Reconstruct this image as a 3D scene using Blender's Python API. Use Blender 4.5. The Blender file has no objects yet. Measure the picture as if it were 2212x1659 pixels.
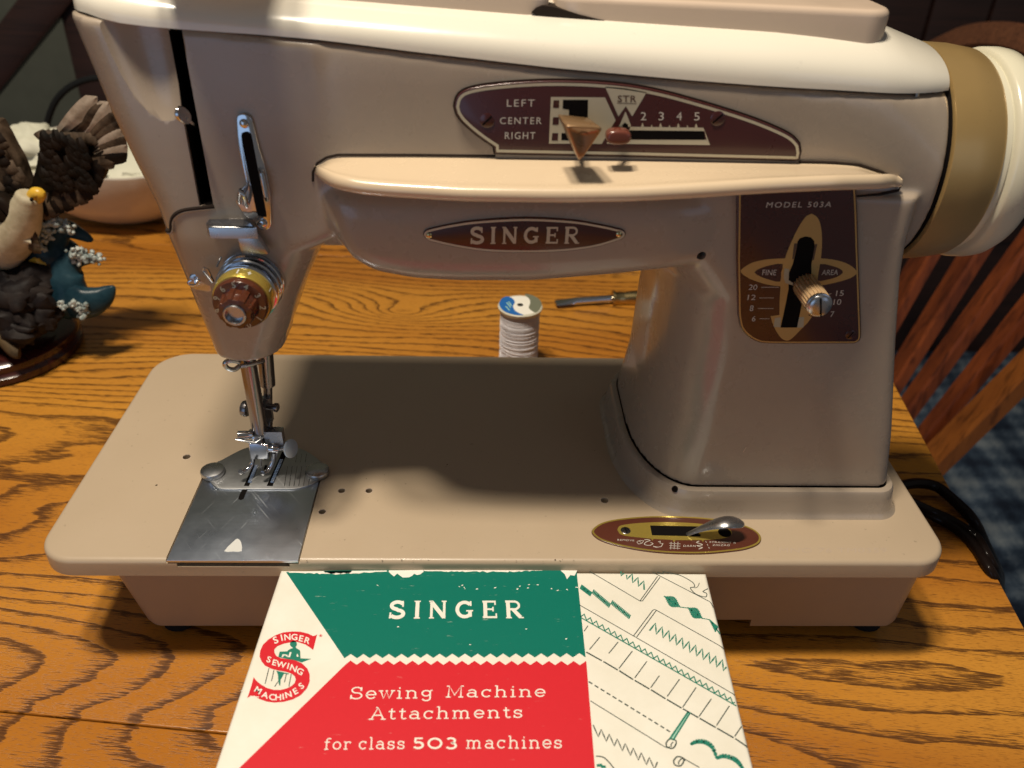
import bpy, bmesh, math, random
import numpy as np
from mathutils import Vector, Matrix, noise as mn
random.seed(5)
S = 0.01                                   # every length below is in centimetres
scn = bpy.context.scene
C = scn.collection
PI = math.pi

# ------------------------------------------------------------------ camera
CAM = np.array([-0.70532474, -23.67898327, 24.13563478]); YAW, PIT, ROL = 0.03885832, 0.58458772, 0.03137344
FPX, CX, CY = 1800.0, 1106.0, 829.5
cF = np.array([math.sin(YAW)*math.cos(PIT), math.cos(YAW)*math.cos(PIT), -math.sin(PIT)])
_r = np.array([math.cos(YAW), -math.sin(YAW), 0.0]); _u = np.cross(_r, cF)
cR = math.cos(ROL)*_r + math.sin(ROL)*_u; cU = -math.sin(ROL)*_r + math.cos(ROL)*_u
cam_d = bpy.data.cameras.new('camera'); cam = bpy.data.objects.new('camera', cam_d); C.objects.link(cam)
M = Matrix(((cR[0], cU[0], -cF[0], CAM[0]*S), (cR[1], cU[1], -cF[1], CAM[1]*S), (cR[2], cU[2], -cF[2], CAM[2]*S), (0, 0, 0, 1)))
cam.matrix_world = M
cam_d.sensor_width = 36; cam_d.lens = 36*FPX/2212; cam_d.clip_start = 0.01; cam_d.clip_end = 50
cam_d.dof.use_dof = True; cam_d.dof.focus_distance = 0.35; cam_d.dof.aperture_fstop = 13
scn.camera = cam

# ------------------------------------------------------------------ world and lamps
w = bpy.data.worlds.new('World'); scn.world = w; w.use_nodes = True
bg = w.node_tree.nodes['Background']; bg.inputs[0].default_value = (0.58, 0.54, 0.50, 1); bg.inputs[1].default_value = 0.175
scn.view_settings.view_transform = 'Standard'; scn.view_settings.look = 'None'
scn.view_settings.exposure = 0.0; scn.view_settings.gamma = 1.0
def lamp(name, loc, power, col, r):
    l = bpy.data.lights.new(name, 'POINT'); l.energy = power; l.color = col; l.shadow_soft_size = r*S
    o = bpy.data.objects.new(name, l); o.location = Vector(loc)*S; C.objects.link(o); return o
lamp('ceiling_bulb', (-27, -12, 112), 32, (1.0, 0.875, 0.70), 5.0)
lamp('ceiling_bulb', (-13, -8, 113), 32, (1.0, 0.875, 0.70), 5.0)
def area(name, loc, tgt, sx, sy, power, col):
    l = bpy.data.lights.new(name, 'AREA'); l.shape = 'RECTANGLE'; l.size = sx*S; l.size_y = sy*S; l.energy = power; l.color = col
    o = bpy.data.objects.new(name, l); o.location = Vector(loc)*S
    o.rotation_euler = (Vector(tgt)-Vector(loc)).to_track_quat('-Z', 'Y').to_euler(); C.objects.link(o)
area('window_daylight', (-75, -150, 12), (0, 5, 6), 90, 90, 2.2, (0.40, 0.64, 1.0))
area('window_daylight', (130, -150, 60), (0, 5, 8), 80, 90, 1.2, (0.55, 0.7, 1.0))

# ------------------------------------------------------------------ maths helpers
def bk(x, y, axis, val):
    d = cF + (x-CX)/FPX*cR - (y-CY)/FPX*cU
    t = (val-CAM[axis])/d[axis]
    return CAM + t*d
def bkp(x, y, p, n):                       # point of the picture on the plane through p with normal n
    d = cF + (x-CX)/FPX*cR - (y-CY)/FPX*cU
    p = np.array(p, float); n = np.array(n, float)
    return CAM + ((p-CAM)@n)/(d@n)*d
def Z2(ox, oy, k):                         # converter for enlarged readings of the photograph
    return lambda x, y: (ox+x/k, oy+y/k)
def lerp(a, b, t): return a+(b-a)*t
def ip(x, tab):
    return float(np.interp(x, [p[0] for p in tab], [p[1] for p in tab]))
def smooth_poly(pts, n=4, closed=True):    # Catmull-Rom through the points
    out = []; N = len(pts); P = [np.array(p, float) for p in pts]
    rng = range(N) if closed else range(N-1)
    for i in rng:
        if closed: a, b, c, d = P[i-1], P[i], P[(i+1) % N], P[(i+2) % N]
        else: a, b, c, d = P[max(i-1, 0)], P[i], P[i+1], P[min(i+2, N-1)]
        for k in range(n):
            t = k/n
            out.append(0.5*((2*b)+(c-a)*t+(2*a-5*b+4*c-d)*t*t+(3*b-a-3*c+d)*t**3))
    if not closed: out.append(P[-1])
    return out
def rrect(x0, x1, y0, y1, rad, n=8):       # plan outline; rad = (rx, ry) for corners x0y0, x1y0, x1y1, x0y1
    if not isinstance(rad, (list, tuple)): rad = (rad, rad)
    if not isinstance(rad[0], (tuple, list)): rad = [(r_, r_) for r_ in rad] if len(rad) == 4 else [rad]*4
    cs = [(x0+rad[0][0], y0+rad[0][1], 180), (x1-rad[1][0], y0+rad[1][1], 270), (x1-rad[2][0], y1-rad[2][1], 0), (x0+rad[3][0], y1-rad[3][1], 90)]
    out = []
    for (cx, cy, a0), (rx, ry) in zip(cs, rad):
        for k in range(n+1):
            a = math.radians(a0+90*k/n); out.append((cx+rx*math.cos(a), cy+ry*math.sin(a)))
    return out

# ------------------------------------------------------------------ mesh helpers
class MB:
    def __init__(s): s.v = []; s.f = []
    def add(s, vs, fs):
        o = len(s.v); s.v += [tuple(float(c) for c in p) for p in vs]; s.f += [tuple(i+o for i in f) for f in fs]
    def loft(s, rings, caps=(True, True), closed=True):
        n = len(rings[0]); vs = [p for r in rings for p in r]; fs = []
        for i in range(len(rings)-1):
            for j in range(n if closed else n-1):
                a = i*n+j; b = i*n+(j+1) % n
                fs.append((a, b, b+n, a+n))
        if caps[0]: fs.append(tuple(range(n))[::-1])
        if caps[1]: fs.append(tuple(range((len(rings)-1)*n, len(rings)*n)))
        s.add(vs, fs)
    def box(s, a, b):
        x0, y0, z0 = a; x1, y1, z1 = b
        s.add([(x0,y0,z0),(x1,y0,z0),(x1,y1,z0),(x0,y1,z0),(x0,y0,z1),(x1,y0,z1),(x1,y1,z1),(x0,y1,z1)],
              [(0,3,2,1),(4,5,6,7),(0,1,5,4),(1,2,6,5),(2,3,7,6),(3,0,4,7)])
    def tube(s, path, r, n=10, caps=True, flat=1.0, up=(0,0,1)):
        P = [Vector(p) for p in path]; rings = []
        rr = r if isinstance(r, (list, tuple)) else [r]*len(P)
        prev = None
        for i, p in enumerate(P):
            t = (P[min(i+1, len(P)-1)]-P[max(i-1, 0)]).normalized()
            u = prev if prev is not None else Vector(up)
            a = (u-t*u.dot(t))
            if a.length < 1e-4: a = t.orthogonal()
            a.normalize(); prev = a; b = t.cross(a)
            rings.append([p+a*math.cos(2*PI*k/n)*rr[i]*flat+b*math.sin(2*PI*k/n)*rr[i] for k in range(n)])
        s.loft(rings, (caps, caps))
    def lathe(s, prof, o, ax=(0,0,1), n=40, caps=(True, True), mod=None):   # prof: (distance along axis, radius)
        o = Vector(o); ax = Vector(ax).normalized(); a = ax.orthogonal().normalized(); b = ax.cross(a)
        if abs(ax.z) > .9: a = Vector((1,0,0)); b = Vector((0,1,0))*(1 if ax.z > 0 else -1)
        rings = []
        for h, r in prof:
            ring = []
            for k in range(n):
                t = 2*PI*k/n; q = r*(mod(h, t) if mod else 1)
                ring.append(o+ax*h+a*math.cos(t)*q+b*math.sin(t)*q)
            rings.append(ring)
        s.loft(rings, caps)
    def slab(s, outline, o, ex, ey, n, depth, bev=0.04, seg=3):
        # outline (2D) in the frame o, ex, ey; the face lies at o, the body goes back by depth along -n; front edge rounded
        o = np.array(o, float); ex = np.array(ex, float); ey = np.array(ey, float); n = np.array(n, float)
        P = [np.array(p[:2], float) for p in outline]; N = len(P)
        area2 = sum(P[i][0]*P[(i+1) % N][1]-P[(i+1) % N][0]*P[i][1] for i in range(N))
        if area2 < 0: P = P[::-1]
        def off(d):
            out = []
            for i in range(N):
                a = P[i]-P[i-1]; b = P[(i+1) % N]-P[i]
                na = np.array([-a[1], a[0]])/(np.linalg.norm(a)+1e-9); nb = np.array([-b[1], b[0]])/(np.linalg.norm(b)+1e-9)
                m = na+nb; L = m@m
                m = m*(2/L) if L > .5 else (na+nb)
                out.append(P[i]+m*d)
            return out
        rings = []
        rings.append([o+ex*p[0]+ey*p[1]-n*depth for p in P])
        if bev > 0:
            for k in range(seg+1):
                a = PI/2*k/seg
                rings.append([o+ex*p[0]+ey*p[1]-n*bev*(1-math.sin(a)) for p in off(bev*(1-math.cos(a)))])
        else: rings.append([o+ex*p[0]+ey*p[1] for p in P])
        s.loft(rings, (True, True))
    def ribbon(s, pts, wd, f3, closed=False):
        P = [np.array(p[:2], float) for p in pts]; N = len(P); L = []; R = []
        for i in range(N):
            if closed: a = P[i]-P[i-1]; b = P[(i+1) % N]-P[i]
            else: a = P[i]-P[max(i-1, 0)]; b = P[min(i+1, N-1)]-P[i]
            if np.linalg.norm(a) < 1e-9: a = b
            if np.linalg.norm(b) < 1e-9: b = a
            na = np.array([-a[1], a[0]])/np.linalg.norm(a); nb = np.array([-b[1], b[0]])/np.linalg.norm(b)
            m = na+nb; q = m@m
            m = m*min(2/max(q, 1e-6), 1.6)
            L.append(P[i]+m*wd/2); R.append(P[i]-m*wd/2)
        vs = [f3(p) for p in L]+[f3(p) for p in R]; fs = []
        for i in range(N if closed else N-1):
            j = (i+1) % N; fs.append((i, j, N+j, N+i))
        s.add(vs, fs)

ROOTS = {}
def mesh_obj(name, me, mat, parent, smooth=True, ang=38):
    me.materials.clear(); me.materials.append(mat)
    o = bpy.data.objects.new(name, me); C.objects.link(o)
    if parent: o.parent = parent
    if smooth:
        for p in me.polygons: p.use_smooth = True
        me.set_sharp_from_angle(angle=math.radians(ang))
    return o
def world_origin(p):
    return Vector(p['org']) if p is not None and 'org' in p.keys() else Vector((0, 0, 0))
def build(name, mb, mat, parent=None, smooth=True, ang=38, fix=True, org=None):
    og = Vector(org) if org else (root_org(parent) if parent else Vector((0, 0, 0)))
    me = bpy.data.meshes.new(name)
    me.from_pydata([((v[0]-og[0])*S, (v[1]-og[1])*S, (v[2]-og[2])*S) for v in mb.v], [], mb.f)
    if fix:
        bm = bmesh.new(); bm.from_mesh(me); bmesh.ops.recalc_face_normals(bm, faces=bm.faces); bm.to_mesh(me); bm.free()
    o = mesh_obj(name, me, mat, parent, smooth, ang)
    if org: o.location = Vector(org)*S
    return o
ORG = {}
def root_org(o):
    while o.parent: o = o.parent
    return Vector(ORG.get(o.name, (0, 0, 0)))
def thing(name, label, cat, org=(0,0,0), group=None):
    o = bpy.data.objects.new(name, None); o.empty_display_size = 0.02; C.objects.link(o)
    o.location = Vector(org)*S; ORG[o.name] = tuple(org)
    o['label'] = label; o['category'] = cat
    if group: o['group'] = group
    return o
def modify(o, mods):                       # apply modifiers without operators
    for typ, kw in mods:
        m = o.modifiers.new(typ, typ)
        for k, v in kw.items(): setattr(m, k, v)
    dg = bpy.context.evaluated_depsgraph_get(); dg.update()
    me = bpy.data.meshes.new_from_object(o.evaluated_get(dg)); old = o.data
    o.modifiers.clear(); mat = old.materials[0]; o.data = me
    me.materials.clear(); me.materials.append(mat)
    bpy.data.meshes.remove(old)
def cut(o, cutters, solver='EXACT'):
    for c in cutters:
        modify(o, [('BOOLEAN', dict(operation='DIFFERENCE', object=c, solver=solver))])
    for c in cutters: bpy.data.objects.remove(c)
def cutter(mb): return build('cutter', mb, MATS['black'], None)
def resmooth(o, ang=38):
    for p in o.data.polygons: p.use_smooth = True
    o.data.set_sharp_from_angle(angle=math.radians(ang))

# ------------------------------------------------------------------ materials
MATS = {}
class NT:
    def __init__(s, name):
        m = bpy.data.materials.new(name); m.use_nodes = True; s.m = m; s.t = m.node_tree; s.b = s.t.nodes['Principled BSDF']; MATS[name] = m
    def n(s, typ, **kw):
        o = s.t.nodes.new(typ)
        for k, v in kw.items(): setattr(o, k, v)
        return o
    def l(s, a, b): s.t.links.new(a, b)
    def val(s, sock, v):
        if hasattr(v, 'is_output') or hasattr(v, 'links'): s.l(v, sock)
        else: sock.default_value = v
    def math(s, op, a, b=0.0, c=0.0, clamp=False):
        o = s.n('ShaderNodeMath', operation=op); o.use_clamp = clamp
        s.val(o.inputs[0], a); s.val(o.inputs[1], b)
        if len(o.inputs) > 2: s.val(o.inputs[2], c)
        return o.outputs[0]
    def noise(s, vec, scale, detail=2, rough=.5, dist=0):
        o = s.n('ShaderNodeTexNoise'); o.inputs['Scale'].default_value = scale; o.inputs['Detail'].default_value = detail
        o.inputs['Roughness'].default_value = rough; o.inputs['Distortion'].default_value = dist
        if vec is not None: s.l(vec, o.inputs['Vector'])
        return o.outputs['Fac']
    def ramp(s, fac, stops):
        o = s.n('ShaderNodeValToRGB'); e = o.color_ramp.elements
        while len(e) < len(stops): e.new(0.5)
        for i, (p, c) in enumerate(stops):
            e[i].position = p; e[i].color = (c[0], c[1], c[2], 1) if isinstance(c, (tuple, list)) else (c, c, c, 1)
        s.l(fac, o.inputs[0]); return o.outputs[0]
    def obj(s): return s.n('ShaderNodeTexCoord').outputs['Object']
    def scale(s, vec, sx, sy, sz):
        o = s.n('ShaderNodeVectorMath', operation='MULTIPLY'); s.l(vec, o.inputs[0]); o.inputs[1].default_value = (sx, sy, sz); return o.outputs[0]
    def mix(s, fac, a, b):
        o = s.n('ShaderNodeMix', data_type='RGBA'); s.val(o.inputs[0], fac)
        for k, v in ((6, a), (7, b)):
            if isinstance(v, tuple): o.inputs[k].default_value = (v[0], v[1], v[2], 1)
            else: s.l(v, o.inputs[k])
        return o.outputs[2]
    def bump(s, h, strength, dist=0.0005):
        o = s.n('ShaderNodeBump'); o.inputs['Strength'].default_value = strength; o.inputs['Distance'].default_value = dist
        s.l(h, o.inputs['Height']); s.l(o.outputs[0], s.b.inputs['Normal']); return o
    def set(s, **kw):
        for k, v in kw.items():
            sock = s.b.inputs[k.replace('_', ' ')]
            if isinstance(v, tuple): sock.default_value = (v[0], v[1], v[2], 1)
            elif hasattr(v, 'links'): s.l(v, sock)
            else: sock.default_value = v
def paint(name, col, rough=.35, coat=.0, var=.06, speck=0.0, peel=.06, metallic=0.0):
    t = NT(name); p = t.obj()
    n1 = t.noise(p, 14, 4, .6); n2 = t.noise(p, 260, 2)
    c = t.mix(n1, tuple(x*(1-var) for x in col), tuple(min(1, x*(1+var)) for x in col))
    if speck:
        sp = t.ramp(t.noise(p, 420, 2, .7), [(0, 0), (.70, 0), (.76, 1)])
        c = t.mix(t.math('MULTIPLY', sp, speck), c, tuple(x*.35 for x in col))
    t.set(Base_Color=c, Metallic=metallic)
    t.set(Roughness=t.ramp(t.noise(p, 30, 5, .65), [(.3, rough*.8), (.7, min(1, rough*1.25))]))
    if coat: t.set(Coat_Weight=coat, Coat_Roughness=.12)
    t.bump(n2, peel, .0003)
    if max(col) < .04: t.set(Specular_IOR_Level=.04)
    return t.m
paint('taupe', (.345, .283, .222), .27, .35, .05, .25, .10)
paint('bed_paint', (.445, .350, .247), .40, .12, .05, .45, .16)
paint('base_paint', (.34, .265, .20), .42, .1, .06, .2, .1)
paint('shelf_paint', (.62, .49, .34), .25, .35, .03, .1, .06)
paint('cream', (.74, .70, .60), .24, .4, .02, .1, .05)
paint('lid_paint', (.56, .44, .34), .35, .2, .04, .2, .08)
paint('black', (.006, .005, .005), .6, 0, .0, 0, .0)
paint('groove', (.03, .022, .018), .6, 0, .1, 0, .0)
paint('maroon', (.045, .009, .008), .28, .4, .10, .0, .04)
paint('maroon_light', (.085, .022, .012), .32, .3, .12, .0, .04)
paint('gold_print', (.50, .34, .13), .38, .0, .08, .3, .04, .45)
paint('pale_print', (.52, .48, .36), .42, .0, .06, .2, .04, .25)
paint('white_print', (.52, .49, .44), .5, 0, .05, .2, .03)
paint('dark_print', (.09, .05, .03), .5, 0, .05)
paint('gold_ring', (.46, .31, .125), .36, .15, .06, .2, .08, .55)
paint('dial_gold', (.62, .47, .10), .22, .2, .05, 0, .04, .7)
paint('brown_plastic', (.078, .022, .010), .16, .6, .10, 0, .05)
paint('copper', (.27, .16, .075), .26, .3, .10, .2, .05, .5)
paint('knob_gold', (.62, .43, .24), .30, .1, .05, 0, .05, .35)
paint('nickel_blue_sheen', (.50, .60, .72), .32, .1, .04, 0, .03, .5)  # thumb screw metal, its blue reflection tinted into the colour
paint('red_brown', (.13, .036, .022), .2, .5, .08)
paint('wheel_cream', (.60, .57, .44), .28, .3, .03, .1, .05)
paint('rubber', (.02, .02, .022), .6, 0, .1)
paint('cord', (.010, .006, .005), .38, .2, .15)
paint('cord_black', (.012, .013, .014), .5, 0, .1)
paint('pale_metal', (.42, .42, .33), .35, 0, .1, .4, .05, .4)
paint('mark_white', (.62, .63, .62), .5, 0, .03)
paint('scuff', (.44, .35, .27), .5, 0, .05)
def metal(name, col, rough, scratch=0.0, aniso=0):
    t = NT(name); p = t.obj()
    r = t.ramp(t.noise(p, 90, 4, .6), [(.3, rough*(.9 if scratch else .75)), (.75, rough*(1.12 if scratch else 1.4))])
    t.set(Base_Color=t.mix(t.noise(p, 40, 3), tuple(x*.88 for x in col), col), Metallic=1.0, Roughness=r)
    if scratch:
        a = t.n('ShaderNodeMapping'); t.l(p, a.inputs[0]); a.inputs['Rotation'].default_value = (0, 0, .9)
        b = t.n('ShaderNodeMapping'); t.l(p, b.inputs[0]); b.inputs['Rotation'].default_value = (0, 0, 2.0)
        s1 = t.ramp(t.noise(t.scale(a.outputs[0], 25, 900, 40), 1, 2), [(.0, 0), (.68, 0), (.73, 1)])
        s2 = t.ramp(t.noise(t.scale(b.outputs[0], 40, 1100, 40), 1, 2), [(.0, 0), (.69, 0), (.74, 1)])
        sc = t.math('MAXIMUM', s1, s2)
        patch = t.ramp(t.noise(p, 22, 2), [(.42, .15), (.62, 1)])
        sc = t.math('MULTIPLY', sc, patch)
        t.set(Base_Color=t.mix(t.math('MULTIPLY', sc, scratch), col, (.75, .78, .8)))
        r2 = t.math('MULTIPLY_ADD', sc, .25, r); t.set(Roughness=r2)
        t.bump(t.math('MULTIPLY_ADD', sc, -.5, t.noise(t.scale(p, 30, 900, 30), 1, 2)), .10, .0002)
    else: t.bump(t.noise(p, 150, 3), .05, .0003)
    return t.m
metal('chrome', (.66, .67, .70), .10)
metal('satin', (.50, .51, .53), .26)
metal('dark_steel', (.25, .24, .25), .24)
metal('bar_steel', (.30, .29, .31), .20)
metal('slide_steel', (.58, .64, .74), .30, .7)
metal('needle_steel', (.43, .44, .45), .42, .25)
metal('brass_handle', (.55, .42, .20), .25)
def oak():
    t = NT('oak'); p = t.scale(t.obj(), 100, 100, 100)      # centimetres: x along the grain
    h = t.noise(t.scale(p, .026, .10, .1), 1, 1.2, .4)
    h2 = t.noise(t.scale(p, .14, .8, .1), 1, 3, .6)
    x = t.n('ShaderNodeSeparateXYZ'); t.l(p, x.inputs[0]); U, V = x.outputs[0], x.outputs[1]
    far = t.math('SUBTRACT', V, 13); far = t.math('MINIMUM', t.math('MAXIMUM', far, 0), 40)
    near = t.math('MAXIMUM', t.math('SUBTRACT', -3.5, V), 0)
    lin = t.math('ADD', t.math('MULTIPLY', V, .22), t.math('ADD', t.math('MULTIPLY', far, .85), t.math('MULTIPLY', near, .0)))
    def bump2(u0, v0, su, sv, amp):
        a = t.math('POWER', t.math('DIVIDE', t.math('SUBTRACT', U, u0), su), 2); b = t.math('POWER', t.math('DIVIDE', t.math('SUBTRACT', V, v0), sv), 2)
        return t.math('MULTIPLY', t.math('EXPONENT', t.math('MULTIPLY', t.math('ADD', a, b), -1)), amp)
    knot = t.math('ADD', bump2(-10.5, 31, 5.5, 2.6, 5.2), t.math('ADD', bump2(-10.5, 31, 1.6, .9, 1.6), bump2(-24, -3, 15, 7, -4.5)))
    ring = t.math('ADD', t.math('ADD', t.math('MULTIPLY', h, 17), lin), t.math('ADD', t.math('MULTIPLY', h2, .95), knot))
    saw = t.math('FRACT', ring)
    band = t.ramp(saw, [(0, .15), (.05, .0), (.45, .06), (.74, .50), (.90, 1.0), (.96, .85), (1, .15)])
    pore = t.noise(t.scale(p, .95, 15, 1), 1, 3, .65)
    pore2 = t.noise(t.scale(p, 2.6, 38, 1), 1, 1, .5)
    k = t.math('ADD', t.math('MULTIPLY', band, .36), t.math('MULTIPLY', pore, 1.35))
    dark = t.ramp(t.math('MULTIPLY', k, .8), [(.665, 0), (.76, .78), (.90, 1)])
    fine = t.ramp(pore2, [(.60, 0), (.69, 1)])
    tone = t.noise(t.scale(p, .05, .35, .1), 1, 3, .5)
    stave = t.ramp(t.noise(t.scale(p, .02, .10, 1), 1, 0), [(.40, 0), (.60, 1)])
    base = t.mix(tone, (.44, .178, .024), (.66, .305, .042))
    base = t.mix(t.math('MULTIPLY', stave, .65), base, (.34, .110, .012))
    c = t.mix(t.math('MULTIPLY', fine, .55), base, (.13, .036, .006))
    c = t.mix(t.math('MULTIPLY', dark, .90), c, (.042, .011, .002))
    t.set(Base_Color=c, Roughness=t.math('MULTIPLY_ADD', dark, .22, .28), Coat_Weight=.16, Coat_Roughness=.12, Specular_IOR_Level=.35)
    t.bump(t.math('MULTIPLY_ADD', dark, -1.0, t.math('MULTIPLY', fine, -.5)), .35, .0003)
    return t.m
oak()
def wood(name, c1, c2, rough=.35, ax=(3, 60, 60)):
    t = NT(name); p = t.obj()
    g = t.noise(t.scale(p, *ax), 1, 5, .6)
    g2 = t.noise(t.scale(p, ax[0]*2, ax[1]*5, ax[2]*5), 1, 2, .6)
    c = t.mix(t.ramp(g, [(.3, 0), (.7, 1)]), c1, c2)
    c = t.mix(t.math('MULTIPLY', t.ramp(g2, [(.52, 0), (.66, 1)]), .6), c, tuple(x*.35 for x in c1))
    t.set(Base_Color=c, Roughness=rough, Coat_Weight=.15, Coat_Roughness=.2); t.bump(g2, .1, .0004); return t.m
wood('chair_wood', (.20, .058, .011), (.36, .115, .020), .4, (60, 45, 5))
wood('slat_wood_shaded', (.10, .020, .007), (.25, .058, .014), .4, (60, 45, 5))  # same wood as the rest of the chair, with shade put into the colour
wood('chair_rail', (.14, .055, .028), (.20, .08, .038))
wood('mahogany', (.035, .008, .007), (.055, .014, .011), .18)
wood('panel_wood', (.020, .008, .006), (.035, .013, .009), .5)
def carpet():
    t = NT('carpet'); p = t.scale(t.obj(), 100, 100, 100)
    x = t.n('ShaderNodeSeparateXYZ'); t.l(p, x.inputs[0])
    nn = t.noise(p, 1.6, 4, .7)
    sx = t.math('SINE', t.math('MULTIPLY', x.outputs[0], .55)); sy = t.math('SINE', t.math('MULTIPLY', x.outputs[1], .45))
    s2 = t.math('SINE', t.math('MULTIPLY', x.outputs[0], 1.7)); s3 = t.math('SINE', t.math('MULTIPLY', x.outputs[1], 1.5))
    m = t.math('ADD', t.math('MULTIPLY', t.math('ADD', sx, sy), .16), t.math('MULTIPLY', t.math('ADD', s2, s3), .08))
    m = t.math('ADD', m, t.math('MULTIPLY_ADD', nn, 1.1, -.05))
    t.set(Base_Color=t.ramp(m, [(.15, (.014, .026, .055)), (.45, (.06, .10, .16)), (.62, (.15, .21, .28)), (.9, (.36, .42, .46))]), Roughness=.95)
    t.bump(t.noise(p, 5, 3, .7), .6, .003); return t.m
carpet()
def plain(name, c1, c2, scale, rough=.6, bump=.2, det=5):
    t = NT(name); t.set(Specular_IOR_Level=.5 if max(c2) > .3 else .12); p = t.obj(); n = t.noise(p, scale, det, .65)
    t.set(Base_Color=t.mix(t.ramp(n, [(.35, 0), (.65, 1)]), c1, c2), Roughness=rough); t.bump(n, bump, .001); return t.m
plain('wall_paint', (.10, .105, .085), (.12, .125, .10), 12, .8, .1)
plain('curtain', (.03, .035, .05), (.05, .05, .07), 30, .9, .2)
plain('card_white', (.76, .735, .64), (.83, .81, .73), 35, .55, .05)
plain('card_edge', (.60, .54, .42), (.78, .72, .60), 60, .7, .1)
def ink(name, col, wear=.1):
    t = NT(name); p = t.obj()
    a = t.ramp(t.noise(t.scale(p, 120, 900, 1), 1, 4, .7), [(.66, 0), (.74, 1)])
    b = t.noise(p, 500, 3, .7)
    c = t.mix(t.math('MULTIPLY', b, .22), col, tuple(x*.7 for x in col))
    c = t.mix(t.math('MULTIPLY', a, wear), c, (.85, .8, .7))
    t.set(Base_Color=c, Roughness=.42, Specular_IOR_Level=.22); return t.m
ink('ink_green', (.003, .165, .122), .35)
ink('ink_red', (.64, .022, .034), .25)
ink('ink_thin_green', (.02, .20, .14), .0)
ink('ink_grey', (.05, .075, .065), .0)
ink('ink_blue', (.02, .13, .42), .0)
ink('ink_olive', (.16, .17, .12), .0)
ink('ink_mint', (.35, .62, .5), .0)
plain('card_ink_white', (.78, .76, .68), (.84, .82, .76), 40, .5, .02)
plain('thread', (.66, .66, .71), (.74, .73, .77), 90, .7, .2)
plain('spool_plastic', (.55, .53, .42), (.62, .60, .48), 40, .4, .05)
plain('ceramic', (.50, .44, .38), (.60, .53, .46), 10, .25, .02)
plain('napkin', (.58, .58, .46), (.72, .71, .58), 20, .7, .3)
plain('feather_dark', (.004, .003, .002), (.014, .008, .005), 70, .6, .5)
plain('feather_mid', (.020, .013, .008), (.11, .075, .05), 90, .6, .5)
plain('feather_light', (.22, .17, .12), (.42, .34, .27), 90, .6, .4)
plain('feather_white', (.36, .31, .20), (.60, .53, .38), 60, .6, .6)
plain('beak', (.62, .36, .03), (.72, .45, .05), 60, .35, .05)
plain('rock', (.006, .005, .006), (.024, .018, .016), 60, .55, .6)
plain('branch', (.04, .028, .016), (.12, .08, .04), 70, .6, .5)
plain('wave_blue', (.006, .022, .034), (.025, .060, .080), 45, .28, .2)
plain('foam', (.12, .17, .17), (.55, .58, .54), 160, .5, .9)
plain('eye', (.005, .005, .005), (.01, .01, .01), 10, .2, .0)

# ================================================================== SETTING
TZ = -6.25                                  # table top height (bed top is 0)
FLOORZ = TZ-75
def struct(o): o['kind'] = 'structure'; return o
m = MB(); m.add([(-260, -120, FLOORZ), (260, -120, FLOORZ), (260, 300, FLOORZ), (-260, 300, FLOORZ)], [(0, 1, 2, 3)])
struct(build('floor', m, MATS['carpet'], smooth=False))
# back walls
m = MB(); m.box((-260, 150, FLOORZ), (20, 160, 170)); wl = build('wall', m, MATS['wall_paint'], smooth=False); struct(wl)
m = MB(); m.box((20, 152, FLOORZ), (260, 160, 170)); wr = build('wall', m, MATS['panel_wood'], smooth=False); struct(wr)
for k in range(12):                         # vertical boards of the panelled wall
    x = 62+k*12
    m = MB(); m.slab([(0, 0), (11.4, 0), (11.4, 150), (0, 150)], (x, 150.6, FLOORZ+30), (1, 0, 0), (0, 0, 1), (0, -1, 0), 1.3, .4, 2)
    build('panel', m, MATS['panel_wood'], wr)

# ------------------------------------------------------------------ table (frame: x along the grain)
PHI = math.radians(-6.4); tu = np.array([math.cos(PHI), math.sin(PHI), 0]); tv = np.array([-math.sin(PHI), math.cos(PHI), 0])
table = thing('dining_table', 'golden oak dining table top of long boards under the sewing machine', 'table', (0, 0, TZ))
table.rotation_euler = (0, 0, PHI)
def tboard(v0, v1, u0=-75, u1=24.25, rc=0):
    m = MB()
    m.slab([(u0, v0), (u1, v0), (u1, v1), (u0, v1)], (0, 0, 0), (1, 0, 0), (0, 1, 0), (0, 0, 1), 2.6, .09 if rc == 0 else rc, 4)
    me = bpy.data.meshes.new('table_board'); me.from_pydata([tuple(c*S for c in v) for v in m.v], [], m.f)
    bm = bmesh.new(); bm.from_mesh(me); bmesh.ops.recalc_face_normals(bm, faces=bm.faces); bm.to_mesh(me); bm.free()
    mesh_obj('table_board', me, MATS['oak'], table)
for v0, v1 in ((-45, -4.58), (-4.52, 39.9), (39.96, 62)): tboard(v0, v1)
m = MB(); m.box((-72, -40, -9), (21, 58, -2.65)); m2 = m
me = bpy.data.meshes.new('apron'); me.from_pydata([tuple(c*S for c in v) for v in m.v], [], m.f); mesh_obj('apron', me, MATS['chair_wood'], table, False)
for (x, y) in ((16, -35), (16, 53), (-68, -35), (-68, 53)):
    m = MB(); m.lathe([(0, 2), (15, 2.2), (20, 3.2), (40, 2.6), (64, 3.4), (65, 3.4)], (x, y, -75), n=20)
    me = bpy.data.meshes.new('leg'); me.from_pydata([tuple(c*S for c in v) for v in m.v], [], m.f); mesh_obj('leg', me, MATS['chair_wood'], table)

# ================================================================== SEWING MACHINE
sm = thing('sewing_machine', 'vintage taupe and cream sewing machine with gold ringed handwheel on the oak table', 'sewing machine', (0, 7.5, TZ))
# ---- bed
bed_out = rrect(-18.4, 18.4, 0, 15.6, [(1.5, 1.5), (1.5, 1.5), (1.9, 1.9), (1.9, 1.9)], 10)
m = MB(); m.slab(bed_out, (0, 0, 0), (1, 0, 0), (0, 1, 0), (0, 0, 1), .85, .22, 5)
bed = build('bed', m, MATS['bed_paint'], sm)
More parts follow.
